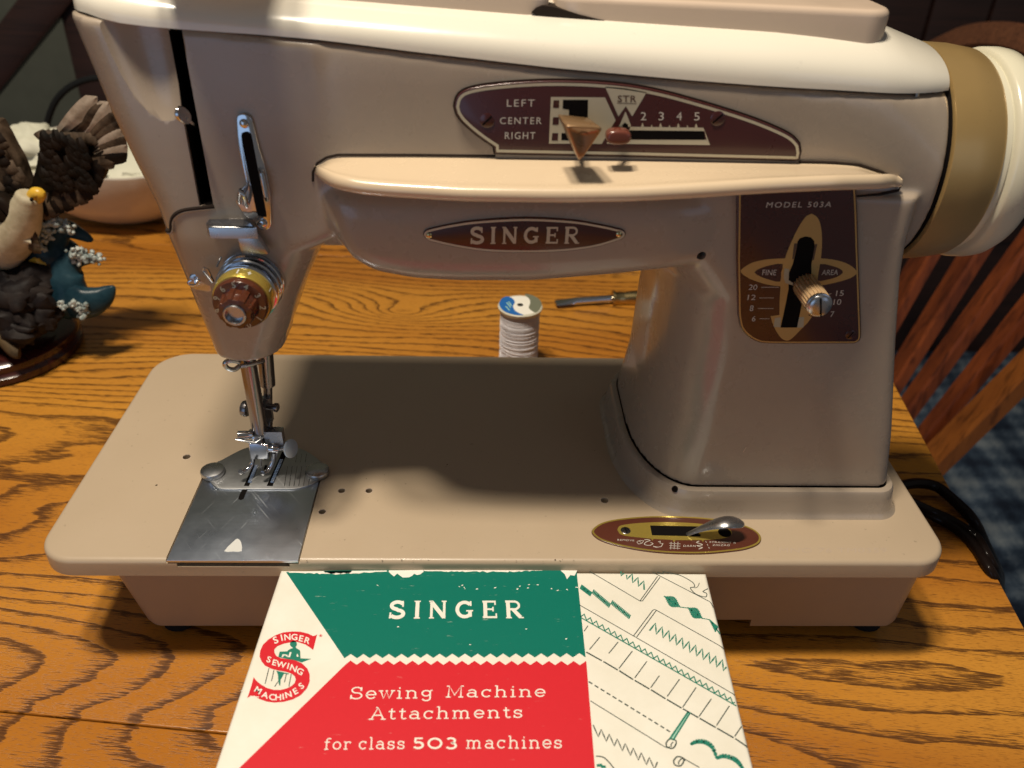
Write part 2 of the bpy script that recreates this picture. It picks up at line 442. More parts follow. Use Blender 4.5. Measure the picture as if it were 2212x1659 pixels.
# slide plate corners on the bed
pl = [bk(354, 1212, 2, 0), bk(638, 1212, 2, 0), bk(697, 1027, 2, 0), bk(446, 1027, 2, 0)]
x0 = (pl[0][0]+pl[3][0])/2; x1 = (pl[1][0]+pl[2][0])/2; yb_ = pl[2][1]
cs = []
m = MB(); m.box((x0-.06, -.5, -.16), (x1+.06, yb_+.5, .5)); cs.append(cutter(m))
m = MB(); m.box((x0+.35, -.5, -.34), (x1-.35, .9, -.1)); cs.append(cutter(m))
for (px, py, r) in ((403, 987, .17), (738, 1060, .15), (797, 1060, .15), (696, 1105.5, .15), (1306, 1081, .17), (338, 1048, .05)):
    p = bk(px, py, 2, 0); m = MB(); m.lathe([(-.6, r), (.5, r)], p, n=20); cs.append(cutter(m))
for c in cs:
    c_loc = -Vector(ORG['sewing_machine'])*S
bed_par = bed.parent
def cut_world(o, cutters):                  # parts sit in the frame of their thing: match it while cutting
    par = o.parent; og = root_org(par); o.parent = None; o.location = og*S
    bpy.context.view_layer.update()
    cut(o, cutters); o.location = (0, 0, 0); o.parent = par; resmooth(o)
cut_world(bed, cs)
m = MB(); m.box((x0-.4, .6, -.8), (x1+.4, yb_+1, -.5)); build('bed_recess', m, MATS['black'], sm)
for (px, py, r) in ((403, 987, .17), (738, 1060, .15), (797, 1060, .15), (696, 1105.5, .15), (1306, 1081, .17)):
    p = bk(px, py, 2, 0); m = MB(); m.lathe([(-.62, r+.1), (-.6, r+.1)], p, n=12); build('hole_bottom', m, MATS['black'], sm)
    m = MB(); m.lathe([(.0, r+.045), (.006, r+.03), (.004, r+.005), (-.05, r-.004)], p, n=24, caps=(False, False)); build('hole_rim', m, MATS['scuff'], sm)
# ---- machine base
m = MB(); rings = []
bl, br = bk(330, 1347, 1, 1.2), bk(1934, 1353, 1, 1.2)
bz = -5.3
for (z, a, b, c) in ((-.84, .9, .9, .9), (-1.25, .55, .8, .6), (-1.6, .28, .5, .3), (-5.1, 0, 0, 0), (bz, .12, .12, .12)):
    f = (z+5.3)/4.5
    xl = -15.55-(0.65*f)-(a if z > -4 else -a); xr = br[0]+.25+.15*f+(a*.3 if z > -4 else -a)
    rings.append([(x, y, z) for x, y in rrect(xl, xr, 1.2 if z > -4.9 else 1.28, 14.4+b, .65, 6)])
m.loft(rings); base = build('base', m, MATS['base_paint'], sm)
n0 = bk(1560, 1338, 1, 1.2); n1 = bk(1621, 1353, 1, 1.2)
m = MB(); m.box((n0[0]-2.5, .5, bz-.3), (n1[0], 2.2, bz+.42)); cut_world(base, [cutter(m)])
for (px, py) in ((392, 1352), (1862, 1360)):
    p = bk(px, py, 1, 2.2)
    m = MB(); m.lathe([(0, .65), (.15, .78), (TZ*-1+bz+.02, .72)], (p[0], 2.4, TZ), n=24); build('rubber_foot', m, MATS['rubber'], sm)
for x in (-14, 16):
    m = MB(); m.lathe([(0, .75), (.15, .9), (-TZ+bz+.02, .85)], (x, 13, TZ), n=24); build('rubber_foot', m, MATS['rubber'], sm)
# ---- slide plate
m = MB(); m.slab([(x0, .0), (x1, .0), (x1, yb_), (x0, yb_)], (0, 0, .015), (1, 0, 0), (0, 1, 0), (0, 0, 1), .12, .03, 2)
slide = build('slide_plate', m, MATS['slide_steel'], sm)
fz = Z2(411.5, 740.6, 4.652)                 # enlarged readings round the presser foot
def on_bed(pts, f, z=0.0): return [tuple(bk(*f(*p), 2, z)[:2]) for p in pts]
def flat_part(name, pts, z, thick, mat, parent, bev=.02, seg=2, sm_=2):
    m = MB(); m.slab(pts, (0, 0, z), (1, 0, 0), (0, 1, 0), (0, 0, 1), thick, bev, sm_); return build(name, m, mat, parent)
g = Z2(0, 1083, 2.88)
flat_part('arrow_mark', smooth_poly(on_bed([(1395, 310), (1450, 312), (1503, 310), (1500, 255), (1478, 232), (1452, 250)], g, .02), 2), .022, .01, MATS['mark_white'], slide, 0)
m = MB()
sl = on_bed([(575, 1470), (520, 1475), (495, 1520), (478, 1568), (505, 1580), (535, 1565), (560, 1500)], fz, .02)
flat_part('slot', sl, .024, .012, MATS['black'], slide, 0)
# ---- needle plate
npo = smooth_poly(on_bed([(150, 1290), (180, 1240), (320, 1175), (460, 1100), (560, 1058), (700, 1030), (900, 1025), (1060, 1050), (1200, 1110), (1310, 1200), (1345, 1290), (1300, 1370), (1200, 1430), (1050, 1468), (850, 1470), (550, 1472), (330, 1472), (240, 1440), (175, 1360)], fz, .05), 4)
needle_plate = flat_part('needle_plate', npo, .075, .10, MATS['needle_steel'], sm, .03)
m = MB()
for a, b, wd in (((650, 1230), (562, 1438), .22), ((948, 1095), (795, 1438), .26), ((760, 1230), (735, 1330), .12)):
    A = bk(*fz(*a), 2, .08); B = bk(*fz(*b), 2, .08); m.ribbon([A[:2], B[:2]], wd, lambda p: (p[0], p[1], .080))
build('feed_slot', m, MATS['black'], needle_plate)
m = MB()
for a, b in (((665, 1235), (598, 1400)), ((915, 1180), (822, 1400))):
    A = bk(*fz(*a), 2, .08); B = bk(*fz(*b), 2, .08)
    for k in range(15):
        p = A+(B-A)*k/14; m.add([(p[0]-.07, p[1]-.03, .083), (p[0]+.07, p[1]-.03, .083), (p[0]+.07, p[1]+.03, .083), (p[0]-.07, p[1]+.03, .083), (p[0]-.07, p[1], .135), (p[0]+.07, p[1], .135)], [(0, 1, 5, 4), (1, 2, 5), (2, 3, 4, 5), (3, 0, 4)])
build('feed_dog', m, MATS['satin'], needle_plate)
m = MB()
for k in range(6):
    for (ya, yb2) in ((1240, 1440), (1110, 1200)):
        if ya == 1110 and (k < 2 or k > 4): continue
        A = bk(*fz(975+k*52-(k*4), ya), 2, .08); B = bk(*fz(975+k*52-(k*4)-(yb2-ya)*.16, yb2), 2, .08)
        m.ribbon([A[:2], B[:2]], .025, lambda p: (p[0], p[1], .079))
build('seam_gauge_line', m, MATS['dark_steel'], needle_plate)
for (px, py) in ((218, 1272), (1273, 1272)):
    p = bk(*fz(px, py), 2, .3)
    m = MB(); m.lathe([(-.24, .50), (-.06, .53), (.0, .50), (.05, .36), (.07, .05)], p, n=32); build('plate_screw', m, MATS['satin'], sm)

# ---- arm, head and pillar: one casting, fused from overlapping shells
seam_px = [(160, 30), (240, 50), (320, 60), (400, 67), (560, 78), (700, 90), (900, 115), (1200, 149), (1500, 176), (1800, 194), (2045, 208)]
YF = 3.5
SEAM = [(bk(x, y, 1, YF if x < 1700 else lerp(YF, 4.5, (x-1700)/345))) for x, y in seam_px]
SEAM = [(p[0], p[2]) for p in SEAM]; SEAM[-1] = (15.0, SEAM[-1][1])
TOP = [(-13.5, 20.5), (-7.9, 19.85), (1.4, 19.42), (12.5, 19.0), (15.0, 18.17)]
WC, WZ, WR = 7.87, 14.15, 4.02             # handwheel seat: centre (y, z) and radius
def sect(x, n=64):
    t = max(0, min(1, (x-7.5)/(15.0-7.5))); t = t*t*(3-2*t)
    zt = ip(x, TOP); zb = lerp(11.35, WZ-WR, t); yf = lerp(YF, WC-WR, t); yb = lerp(11.7, WC+WR, t)
    e = lerp(6.5, 2.0, max(0, min(1, (x-8.5)/6.5))**.8)
    cy, cz, hy, hz = (yf+yb)/2, (zt+zb)/2, (yb-yf)/2, (zt-zb)/2
    out = []
    for k in range(n):
        a = 2*PI*k/n; c, s_ = math.cos(a), math.sin(a)
        out.append((cy+hy*math.copysign(abs(c)**(2/e), c), cz+hz*math.copysign(abs(s_)**(2/e), s_)))
    return out
m = MB(); rings = []
for i in range(45):
    x = -11.5+26.5*i/44; zs = ip(x, SEAM)-.05
    rings.append([(x, y, min(z, zs)) for y, z in sect(x)])
m.loft(rings)
# head: stacked plan outlines
LEFT = [bk(x, y, 1, 4.6) for x, y in ((152, 20), (190, 110), (240, 230), (290, 335), (340, 433), (365, 505), (395, 590), (425, 680), (455, 770))]
LEFTZ = sorted([(p[2], p[0]) for p in LEFT])
rings = []
NZ = 6.62
for i in range(40):
    z = lerp(NZ, 19.4, i/39); xl = ip(z, LEFTZ)
    top = ip(-12.5, SEAM)-.05
    zz = z
    xr = ip(z, [(7.0, -8.75), (7.6, -8.45), (9, -7.9), (11.3, -6.75), (11.8, -6.4), (12.4, -5.4), (19, -5.4)])
    yf = ip(z, [(7, 4.15), (9, 3.85), (12, 3.5), (19, 3.5)]); yb = ip(z, [(7, 8.0), (11, 9.6), (13, 11.4), (19, 11.6)])
    rl = (1.1, 1.4); rr = (1.2, 1.6) if z < 11.8 else (.6, .6)
    def zc(x): return min(zz, ip(x, SEAM)-.05)
    rings.append([(x, y, zc(x)) for x, y in rrect(xl, xr, yf, yb, [rl, rr, (1, 1), (1, 1)], 8)])
m.loft(rings)
# boat shaped lower arm with the oval badge
BOT = [bk(x, y, 1, 4.6) for x, y in ((700, 430), (735, 490), (775, 545), (820, 572), (900, 588), (1000, 594), (1150, 593), (1300, 580), (1420, 566), (1560, 556))]
BOTX = [(p[0], p[2]) for p in BOT]
rings = []
xs0, xs1 = BOTX[0][0]-.35, 8.3
for i in range(40):
    t = i/39; x = lerp(xs0, xs1, t**1.5)
    zb = ip(x, BOTX); zt = 14.2
    if i == 0: zb = 13.6
    yf = 3.0+1.1*max(0, 1-(x-xs0)/1.6)**2+.55*max(0, (x-5.6)/2.2)**1.5; yb = 10.0
    cy, cz, hy, hz = (yf+yb)/2, (zt+zb)/2, (yb-yf)/2, (zt-zb)/2
    ring = []
    for k in range(48):
        a = 2*PI*k/48; c, s_ = math.cos(a), math.sin(a); e = 4.2
        ring.append((x, cy+hy*math.copysign(abs(c)**(2/e), c)+.0*(zt-cz), cz+hz*math.copysign(abs(s_)**(2/e), s_)))
    rings.append(ring)
m.loft(rings)
# pillar: stacked plan outlines
def pillar_outline(z, grow=0.0):
    xl = ip(z, [(0, 5.65), (1.3, 5.85), (4, 6.25), (8, 6.35), (10, 6.2), (10.8, 5.6), (12, 4.6)])-grow
    xr = ip(z, [(0, 16.75), (1.3, 16.6), (4, 16.1), (8, 15.15), (11, 14.5), (12.2, 14.35)])+grow
    yf = ip(z, [(0, 3.05), (1.3, 3.1), (11, 3.3), (14, 3.4)])-grow
    return rrect(xl, xr, yf, 12.6+grow, [(2.4+grow, 4.6+grow), (.55+grow, .6+grow), (1.2+grow, 1.2+grow), (2+grow, 2+grow)], 12)
m.loft([[(x, y, z) for x, y in pillar_outline(z)] for z in np.linspace(1.28, 14.0, 30)])
arm = build('arm', m, MATS['taupe'], sm)
modify(arm, [('REMESH', dict(mode='VOXEL', voxel_size=.115*S)), ('SMOOTH', dict(factor=.5, iterations=9))])
# cuts: take-up slot, finger scoop, screw holes, badge and panel recesses
a0 = Z2(0, 0, 2.88)
def front(pts, f, Y=YF): return [(lambda p: (p[0], p[2]))(bk(*f(*p), 1, Y)) for p in pts]
def prism_y(pts, y0, y1):
    m = MB(); m.slab(pts, (0, y0, 0), (1, 0, 0), (0, 0, 1), (0, -1, 0), y1-y0, 0); return m
slotp = front([(1035, 175), (1130, 180), (1330, 1285), (1240, 1280)], a0)
slotp[0] = (slotp[0][0]-.02, slotp[0][1]+1.0); slotp[1] = (slotp[1][0]-.02, slotp[1][1]+1.0)
cs = [cutter(prism_y(slotp, 2.0, 6.5))]
for (px, py, r) in ((1515.5, 553, .17),):
    p = bk(px, py, 1, 3.3); m = MB(); m.lathe([(-3, r), (3, r)], p, (0, 1, 0), 18); cs.append(cutter(m))
# scoop: tilted ellipsoid
def ellipsoid(c, r, ax_x, ax_z, n=28, mm=18):
    m = MB(); rings = []; ax_y = np.cross(ax_z, ax_x)
    for i in range(1, mm):
        a = PI*i/mm; rings.append([tuple(np.array(c)+r[0]*math.sin(a)*math.cos(b)*ax_x+r[1]*math.sin(a)*math.sin(b)*ax_y+r[2]*math.cos(a)*ax_z) for b in [2*PI*k/n for k in range(n)]])
    m.loft(rings); return m
sc_top = bk(*a0(860, 100), 1, YF); sc_bot = bk(*a0(1075, 850), 1, YF)
zz_ = (sc_top-sc_bot); L_ = np.linalg.norm(zz_); zz_ /= L_
xx_ = np.cross(np.array([0, -1.0, 0]), zz_)*-1
cs.append(cutter(ellipsoid((sc_top+sc_bot)/2+zz_*2.2-np.array([0, .45, 0]), (1.45, .95, L_/2+2.2), xx_, zz_)))
cut_world(arm, cs)
# black walls added inside the take-up slot to stand for its deep shade
slotp = [(p[0], min(p[1], ip(p[0], SEAM)-.06)) for p in slotp]
m = prism_y([(lerp(slotp[0][0], slotp[1][0], .5)-1.2, slotp[0][1]), (lerp(slotp[0][0], slotp[1][0], .5)+1.2, slotp[0][1]), (slotp[2][0]+.8, slotp[2][1]-.3), (slotp[3][0]-.8, slotp[3][1]-.3)], 5.9, 6.2)
m2 = MB(); 
cxs = sum(p[0] for p in slotp)/4
lin_ = [((p[0]+(.035 if p[0] < (slotp[0][0]+slotp[1][0])/2+(p[1]-slotp[0][1])*(slotp[3][0]-slotp[0][0])/(slotp[3][1]-slotp[0][1]) else -.035)), p[1]) for p in slotp]
m.loft([[(p[0], y, p[1]+(.04 if i > 1 else 0)) for i, p in enumerate(lin_)] for y in (3.60, 6.1)], (False, False))
build('slot_shade', m, MATS['black'], sm, fix=False)
# take-up lever in the slot
tk = [bk(*a0(1245, 870), 1, 4.6), bk(*a0(1215, 800), 1, 3.9), bk(*a0(1190, 765), 1, 3.4), bk(*a0(1150, 735), 1, 3.1)]
m = MB(); m.tube(tk, [.08, .1, .09, .09], 10)
p = bk(*a0(1138, 718), 1, 3.05)
m.lathe([(-.06, .22), (.0, .24), (.06, .22)], p, (.9, -.35, .1), 20, mod=lambda h, t: 1.0+.45*abs(math.sin(t))**2)
build('take_up_lever', m, MATS['chrome'], sm)
m = MB(); m.tube([bk(*a0(1215, 1110), 1, 4.2), bk(*a0(1235, 1180), 1, 4.4), bk(*a0(1240, 1230), 1, 5)], .14, 10); build('lever_link', m, MATS['dark_steel'], sm)

# ---- cream top cover
def cy_of(a, b): return (a+b)/2
def cover_section(x, grow=.05):
    pts = sect(x, 96); zs = ip(x, SEAM)+.03
    cy = sum(p[0] for p in pts)/len(pts)
    up = [p for p in pts if p[1] > zs]
    up.sort(key=lambda p: p[0])
    e = max(0, min(1, (x-8.5)/6.5))
    yf = min(p[0] for p in pts); yb = max(p[0] for p in pts); zt = max(p[1] for p in pts)
    out = []
    N = 30
    # front quarter: rises from the seam, rounds back with a wide radius
    hz = zt-zs
    ex = lerp(2.6, 2.0, e)
    ys = yf
    zbm = min(p[1] for p in pts); cz = (zt+zbm)/2; hzz = (zt-zbm)/2; ee = lerp(6.5, 2.0, e**.8)
    ys = cy_of(yf, yb)-(yb-yf)/2*max(.05, 1-min(.98, abs((zs-cz)/hzz))**ee)**(1/ee)
    mid = (yf+yb)/2; w_ = mid-ys
    for k in range(N+1):
        a = PI/2*k/N
        out.append((mid-(w_+grow)*math.cos(a)**(2/ex), zs+(hz+grow)*math.sin(a)**(2/ex)))
    back = [(2*mid-y, z) for y, z in out[:-1]][::-1]
    return out+back
m = MB(); rings = []
xsL = [-13.62, -13.58, -13.45, -13.2, -12.85, -12.4, -11.8, -11]+list(np.linspace(-10, 14.97, 44))
for x in xsL:
    sec = cover_section(max(x, -12.9)); zs = ip(max(x, -13.2), SEAM)+.03
    t = max(0, min(1, (x+13.64)/2.2)); k = (1-(1-t)**2.6)**(1/2.2) if t < 1 else 1
    mid = 7.2
    rings.append([(x, mid+(y-mid)*lerp(.55, 1, k), zs+(z-zs)*lerp(.62, 1, k)) for y, z in sec])
m.loft(rings)
cover = build('top_cover', m, MATS['cream'], sm)
# lid on the cover (two leaves, the right one raised)
LY = 4.9
def lid(name, pxpts, yb, hz, rad, end):
    # front lower edge through the picture points at depth LY
    P = [bk(x, y, 1, LY) for x, y in pxpts]
    A, B = P[0], P[-1]; ex = (B-A)/np.linalg.norm(B-A); L = np.linalg.norm(B-A); ey = np.array([0, 1.0, 0]); nn = np.cross(ex, ey)
    o = rrect(0, L, 0, yb-LY, rad, 8)
    m = MB(); m.slab(o, A+nn*hz, ex, ey, nn, hz+.3, .22, 4)
    return build(name, m, MATS['lid_paint'], sm)
lid('lid', [(1200, 42), (1932, 77)], 10.6, .72, [(.9, .5), (1.0, 1.0), (1.6, 1.6), (.6, .6)], 1)
lid('thread_lid', [(560, -3), (1185, 28)], 10.4, .55, [(.8, .6), (.9, .35), (.6, .6), (.6, .6)], 0)
plate_pts = [(lambda p: (p[0], p[2]))(bk(x, y, 1, LY-.03)) for x, y in ((1148, 27), (1158, 17), (1172, 12), (1196, 15), (1250, 31), (1306, 45), (1234, 42), (1166, 38))]
m = MB(); m.slab(plate_pts, (0, LY-.03, 0), (1, 0, 0), (0, 0, 1), (0, -1, 0), .8, 0); build('lid_gap', m, MATS['groove'], sm, smooth=False)
# unseen block, added above the frame to shade the left of the cover
m = MB(); m.slab(rrect(-10.75, -7.55, 2.0, 7.5, .3, 5), (0, 0, 25.0), (1, 0, 0), (0, 1, 0), (0, 0, 1), 2.8, .25, 3)
build('cover_shade_block', m, MATS['lid_paint'], sm)
# small oil hole on the cover
p = bk(1444+1552/2.88, 555/2.88, 1, 4.45)
m = MB(); m.tube([(p[0]-.02, p[1]-.02, p[2]+.22), (p[0], p[1]-.05, p[2]-.22)], .10, 10, flat=.5); build('cover_rivet', m, MATS['satin'], sm)

# ---- handwheel
hw = [(-.06, WR-.12), (.0, WR-.12), (.02, WR+.02), (.10, WR+.06), (1.0, WR), (1.9, WR-.1), (2.08, WR-.22), (2.10, WR-.45)]
m = MB(); m.lathe([(-.5, WR-.12), (.18, WR-.12)], (15, WC, WZ), (1, 0, 0), 64); build('wheel_gap', m, MATS['black'], sm)
m = MB(); m.lathe([(.15, WR-.4), (.15, WR-.06), (.21, WR+.02), (1.1, WR-.02), (2.0, WR-.16), (2.14, WR-.24), (2.14, WR-.5)], (15, WC, WZ), (1, 0, 0), 96); build('gold_ring', m, MATS['gold_ring'], sm)
m = MB(); m.lathe([(2.1, WR-.36), (2.16, WR-.34), (2.38, WR-.31), (2.42, WR-.36), (2.47, WR-.36), (2.52, WR-.20), (2.62, WR-.12), (3.1, WR-.11), (3.4, WR-.16), (3.75, WR-.37), (4.15, WR-.85), (4.3, WR-1.6), (4.2, .6)], (15, WC, WZ), (1, 0, 0), 96); hwo = build('handwheel', m, MATS['wheel_cream'], sm)

# ---- shelf (light fin) above the badge
TT = [(bk(x, y, 1, YF+.05)) for x, y in ((690, 352), (712, 341), (740, 338), (900, 338), (1100, 340), (1400, 344), (1700, 350), (1800, 353), (1850, 358), (1900, 375), (1925, 388))]
TTX = [(p[0], p[2]) for p in TT]
def yprot(t): return YF-2.05*(max(0, 1-(2*abs(t-.47)/1.06)**5))**.6*math.sqrt(max(.0, 1-(1-min(1, t/.055))**2))
FF = []
fpx = ((682, 378), (686, 386), (694, 394), (706, 404), (722, 412), (745, 418), (780, 425), (850, 431), (1000, 440), (1200, 443), (1350, 441), (1500, 433), (1650, 423), (1800, 416), (1900, 413), (1935, 410))
for i, (x, y) in enumerate(fpx):
    t = (x-682)/(1945-682); yy = yprot(t); p = bk(x, y, 1, yy); FF.append(p)
FZ = [(p[0], p[2]) for p in FF]; FY = [(p[0], p[1]) for p in FF]
xa, xb = bk(680, 378, 1, YF)[0], bk(1945, 404, 1, YF)[0]
m = MB(); rings = []
for i in range(60):
    t = i/59; t = .5-.5*math.cos(PI*t); x = lerp(xa, xb, t)
    zt = ip(x, TTX); zf = ip(x, FZ); yf = ip(x, FY)
    endf = min(1, (min(x-xa, 1.2*(xb-x)))/1.1+.02); endf = math.sqrt(max(0.0004, 1-(1-endf)**2))
    el = min(1, (x-xa)/.7+.02); el = math.sqrt(1-(1-el)**2)
    if t > .5: el = endf
    mid = (zf+.25)
    th = .52*el
    zt_ = lerp(mid, zt, endf if t > .5 else max(el, .55))
    yf_ = lerp(YF-.02, yf, endf) if t > .5 else yf
    endf = el
    yb = YF+.8
    ring = [(x, yb, zt_), (x, YF+.1, zt_), (x, YF-.02, zt_-.01)]
    # top surface, gently convex
    for k in range(1, 9):
        s_ = k/9; ring.append((x, lerp(YF-.05, yf_+.2, s_), lerp(zt_-.03, zf+th*.92, s_**1.25)))
    r = th/2
    for k in range(9):
        a = PI/2-PI*k/8; ring.append((x, yf_+.22*endf-.26*endf*math.cos(a), zf+r+r*math.sin(a)))
    ring += [(x, lerp(yf_, YF, .6), zf-.02), (x, YF+.1, zf-.10), (x, yb, zf-.12)]
    rings.append(ring)
m.loft(rings)
shelf = build('shelf', m, MATS['shelf_paint'], sm)
modify(shelf, [('SUBSURF', dict(levels=1, render_levels=1))]); resmooth(shelf, 60)
# dark joint round the shelf
pts = front([(676, 392), (676, 372), (686, 352), (706, 340), (730, 334.5), (900, 334.8), (1070, 337)], lambda x, y: (x, y), YF-.0)
m = MB(); m.tube([(p[0], YF+.02, p[1]) for p in pts], .05, 8); build('shelf_joint', m, MATS['groove'], sm); m = MB()
pts = front([(1725, 347), (1800, 349.5), (1855, 355), (1905, 372), (1936, 389), (1949, 403), (1943, 413), (1900, 420), (1840, 424)], lambda x, y: (x, y), YF+.12)
yy = [YF+.02, YF+.05, YF+.1, YF+.15, YF+.2, YF+.22, YF+.22, YF+.15, YF+.05]
m.tube([(p[0], yy[i]-.02, p[1]) for i, p in enumerate(pts)], .05, 8)
build('shelf_joint', m, MATS['groove'], sm)

# ---- skirt under the pillar
m = MB()
prof = [(0, .55), (.12, .44), (.3, .38), (.8, .34), (1.15, .31), (1.26, .26), (1.30, .16), (1.30, .02), (1.18, -.02), (1.0, -.10)]
m.loft([[(x, y, z) for x, y in pillar_outline(min(z, 1.3), gr)] for z, gr in prof], (True, True))
skirt = build('skirt', m, MATS['taupe'], sm)
m = MB(); m.loft([[(x, y, z) for x, y in pillar_outline(1.3, -.06)] for z in (1.0, 1.5)]); build('skirt_joint', m, MATS['black'], sm)
p = bk(1457, 1057.5, 1, 2.6)
p2 = None
for yv in np.linspace(4.5, 2.0, 60):        # find where the sight line meets the skirt front
    q_ = bk(1457, 1057.5, 1, yv)
    if q_[2] < 1.0: p2 = q_; break
p2 = p2 if p2 is not None else p
Yh = 3.0
for _ in range(20):
    p2 = bk(1457, 1057.5, 1, Yh); Yh = .5*Yh+.5*(7.70-4.94*math.sqrt(max(0, 1-((p2[0]-8.22)/2.74)**2)))
nh = np.array([(p2[0]-8.22)/2.74**2, (p2[1]-7.70)/4.94**2, .02]); nh /= np.linalg.norm(nh)
m = MB(); m.lathe([(-.1, .13), (.012, .13), (.014, .01)], p2, nh, 20)
for i in range(len(m.v)): pass
build('skirt_hole', m, MATS['black'], sm)

# ================================================================== lettering helpers
def arc(cx, cy, rx, ry, a0, a1, n=14):
    return [(cx+rx*math.cos(math.radians(lerp(a0, a1, k/n))), cy+ry*math.sin(math.radians(lerp(a0, a1, k/n)))) for k in range(n+1)]
_font_cache = {}
def font_mesh(txt, bold=False, space=1.0):
    key = (txt, bold, space)
    if key not in _font_cache:
        cu = bpy.data.curves.new('txt', 'FONT'); cu.body = txt; cu.size = 1.0; cu.space_character = space
        if bold: cu.offset = .018
        cu.resolution_u = 3
        o = bpy.data.objects.new('txt', cu); C.objects.link(o)
        bpy.context.view_layer.update()
        me = bpy.data.meshes.new_from_object(o.evaluated_get(bpy.context.evaluated_depsgraph_get()))
        v = [(a.co.x, a.co.y) for a in me.vertices]; f = [tuple(p.vertices) for p in me.polygons]
        bpy.data.objects.remove(o); bpy.data.curves.remove(cu); bpy.data.meshes.remove(me)
        _font_cache[key] = (v, f)
    return _font_cache[key]
def put_text(m, txt, pL, pR, pT, axis, val, bold=False, space=1.0, ref=None):
    # text fitted between picture points of its baseline ends, cap height up to pT; lies in the plane axis=val
    v, f = font_mesh(txt, bold, space)
    xs = [p[0] for p in v]; x0_, x1_ = min(xs), max(xs)
    capv = max(p[1] for p in font_mesh(ref or 'H', bold)[0])
    P0, P1, PT = bk(*pL, axis, val), bk(*pR, axis, val), bk(*pT, axis, val)
    ex = (P1-P0)/(x1_-x0_); ey = (PT-P0)/capv
    m.add([P0+ex*(a-x0_)+ey*b for a, b in v], f)
# stroke letters -------------------------------------------------
def slab_glyphs():
    G = {}
    def sf(x, y, a=.13): return [(x-a, y), (x+a, y)]
    G['S'] = (.86, [arc(.42, .755, .29, .245, 15, 265)+arc(.42, .26, .33, .255, 85, -160), [(.70, .68), (.70, 1.0)], [(.10, .0), (.10, .34)]])
    G['e'] = (.74, [[(.10, .34), (.64, .34)]+arc(.37, .34, .28, .33, 0, 325)[1:]])
    G['w'] = (.98, [[(.12, .66), (.30, .0), (.48, .60), (.66, .0), (.86, .66)], sf(.12, .66), sf(.86, .66), sf(.48, .66, .07)])
    G['i'] = (.42, [[(.20, 0), (.20, .64)], sf(.20, 0, .16), [(.06, .64), (.22, .64)], [(.20, .84), (.20, .95)]])
    G['n'] = (.88, [[(.20, 0), (.20, .64)], [(.06, .64), (.20, .64)], arc(.43, .42, .23, .22, 180, 0)+[(.66, 0)], sf(.20, 0, .14), sf(.66, 0, .14)])
    G['g'] = (.78, [arc(.35, .40, .25, .24, 0, 360), [(.62, .64), (.74, .64)], [(.60, .64), (.60, .0)]+arc(.36, -.02, .24, .22, 0, -165)])
    G['M'] = (1.16, [[(.18, 0), (.20, 1.0), (.56, .18), (.92, 1.0), (.94, 0)], sf(.18, 0, .15), sf(.94, 0, .15), [(.04, 1.0), (.22, 1.0)], [(.90, 1.0), (1.08, 1.0)]])
    G['a'] = (.78, [arc(.33, .20, .24, .19, 30, 330), [(.12, .56)]+arc(.35, .42, .22, .23, 135, 0)+[(.57, .06), (.60, .0), (.72, .0)]])
    G['c'] = (.70, [arc(.36, .33, .27, .32, 40, 320), [(.57, .48), (.57, .66)]])
    G['h'] = (.88, [[(.20, 0), (.20, 1.0)], [(.06, 1.0), (.20, 1.0)], arc(.43, .42, .23, .22, 180, 0)+[(.66, 0)], sf(.20, 0, .14), sf(.66, 0, .14)])
    G['A'] = (1.0, [[(.12, 0), (.48, 1.0), (.86, 0)], [(.24, .33), (.74, .33)], sf(.12, 0, .15), sf(.86, 0, .15), [(.34, 1.0), (.50, 1.0)]])
    G['t'] = (.56, [[(.24, .90), (.24, .16)]+arc(.38, .16, .14, .15, 180, 330), [(.06, .64), (.46, .64)]])
    G['m'] = (1.26, [[(.20, 0), (.20, .64)], [(.06, .64), (.20, .64)], arc(.40, .44, .20, .20, 180, 0)+[(.60, 0)], arc(.80, .44, .20, .20, 180, 0)+[(1.0, 0)], sf(.20, 0, .13), sf(.60, 0, .12), sf(1.0, 0, .13)])
    G['s'] = (.66, [arc(.31, .485, .20, .155, 20, 265)+arc(.31, .165, .23, .165, 85, -160), [(.52, .44), (.52, .65)], [(.09, .0), (.09, .21)]])
    G['f'] = (.56, [[(.22, 0), (.22, .78)]+arc(.40, .78, .18, .20, 180, 40), [(.06, .64), (.46, .64)], sf(.22, 0, .15)])
    G['o'] = (.76, [arc(.37, .33, .28, .32, 0, 360)])
    G['r'] = (.66, [[(.20, 0), (.20, .64)], [(.06, .64), (.20, .64)], arc(.42, .40, .22, .24, 180, 55), sf(.20, 0, .15), [(.55, .50), (.55, .64)]])
    G['l'] = (.42, [[(.20, 0), (.20, 1.0)], [(.06, 1.0), (.20, 1.0)], sf(.20, 0, .16)])
    G[' '] = (.50, [])
    return G
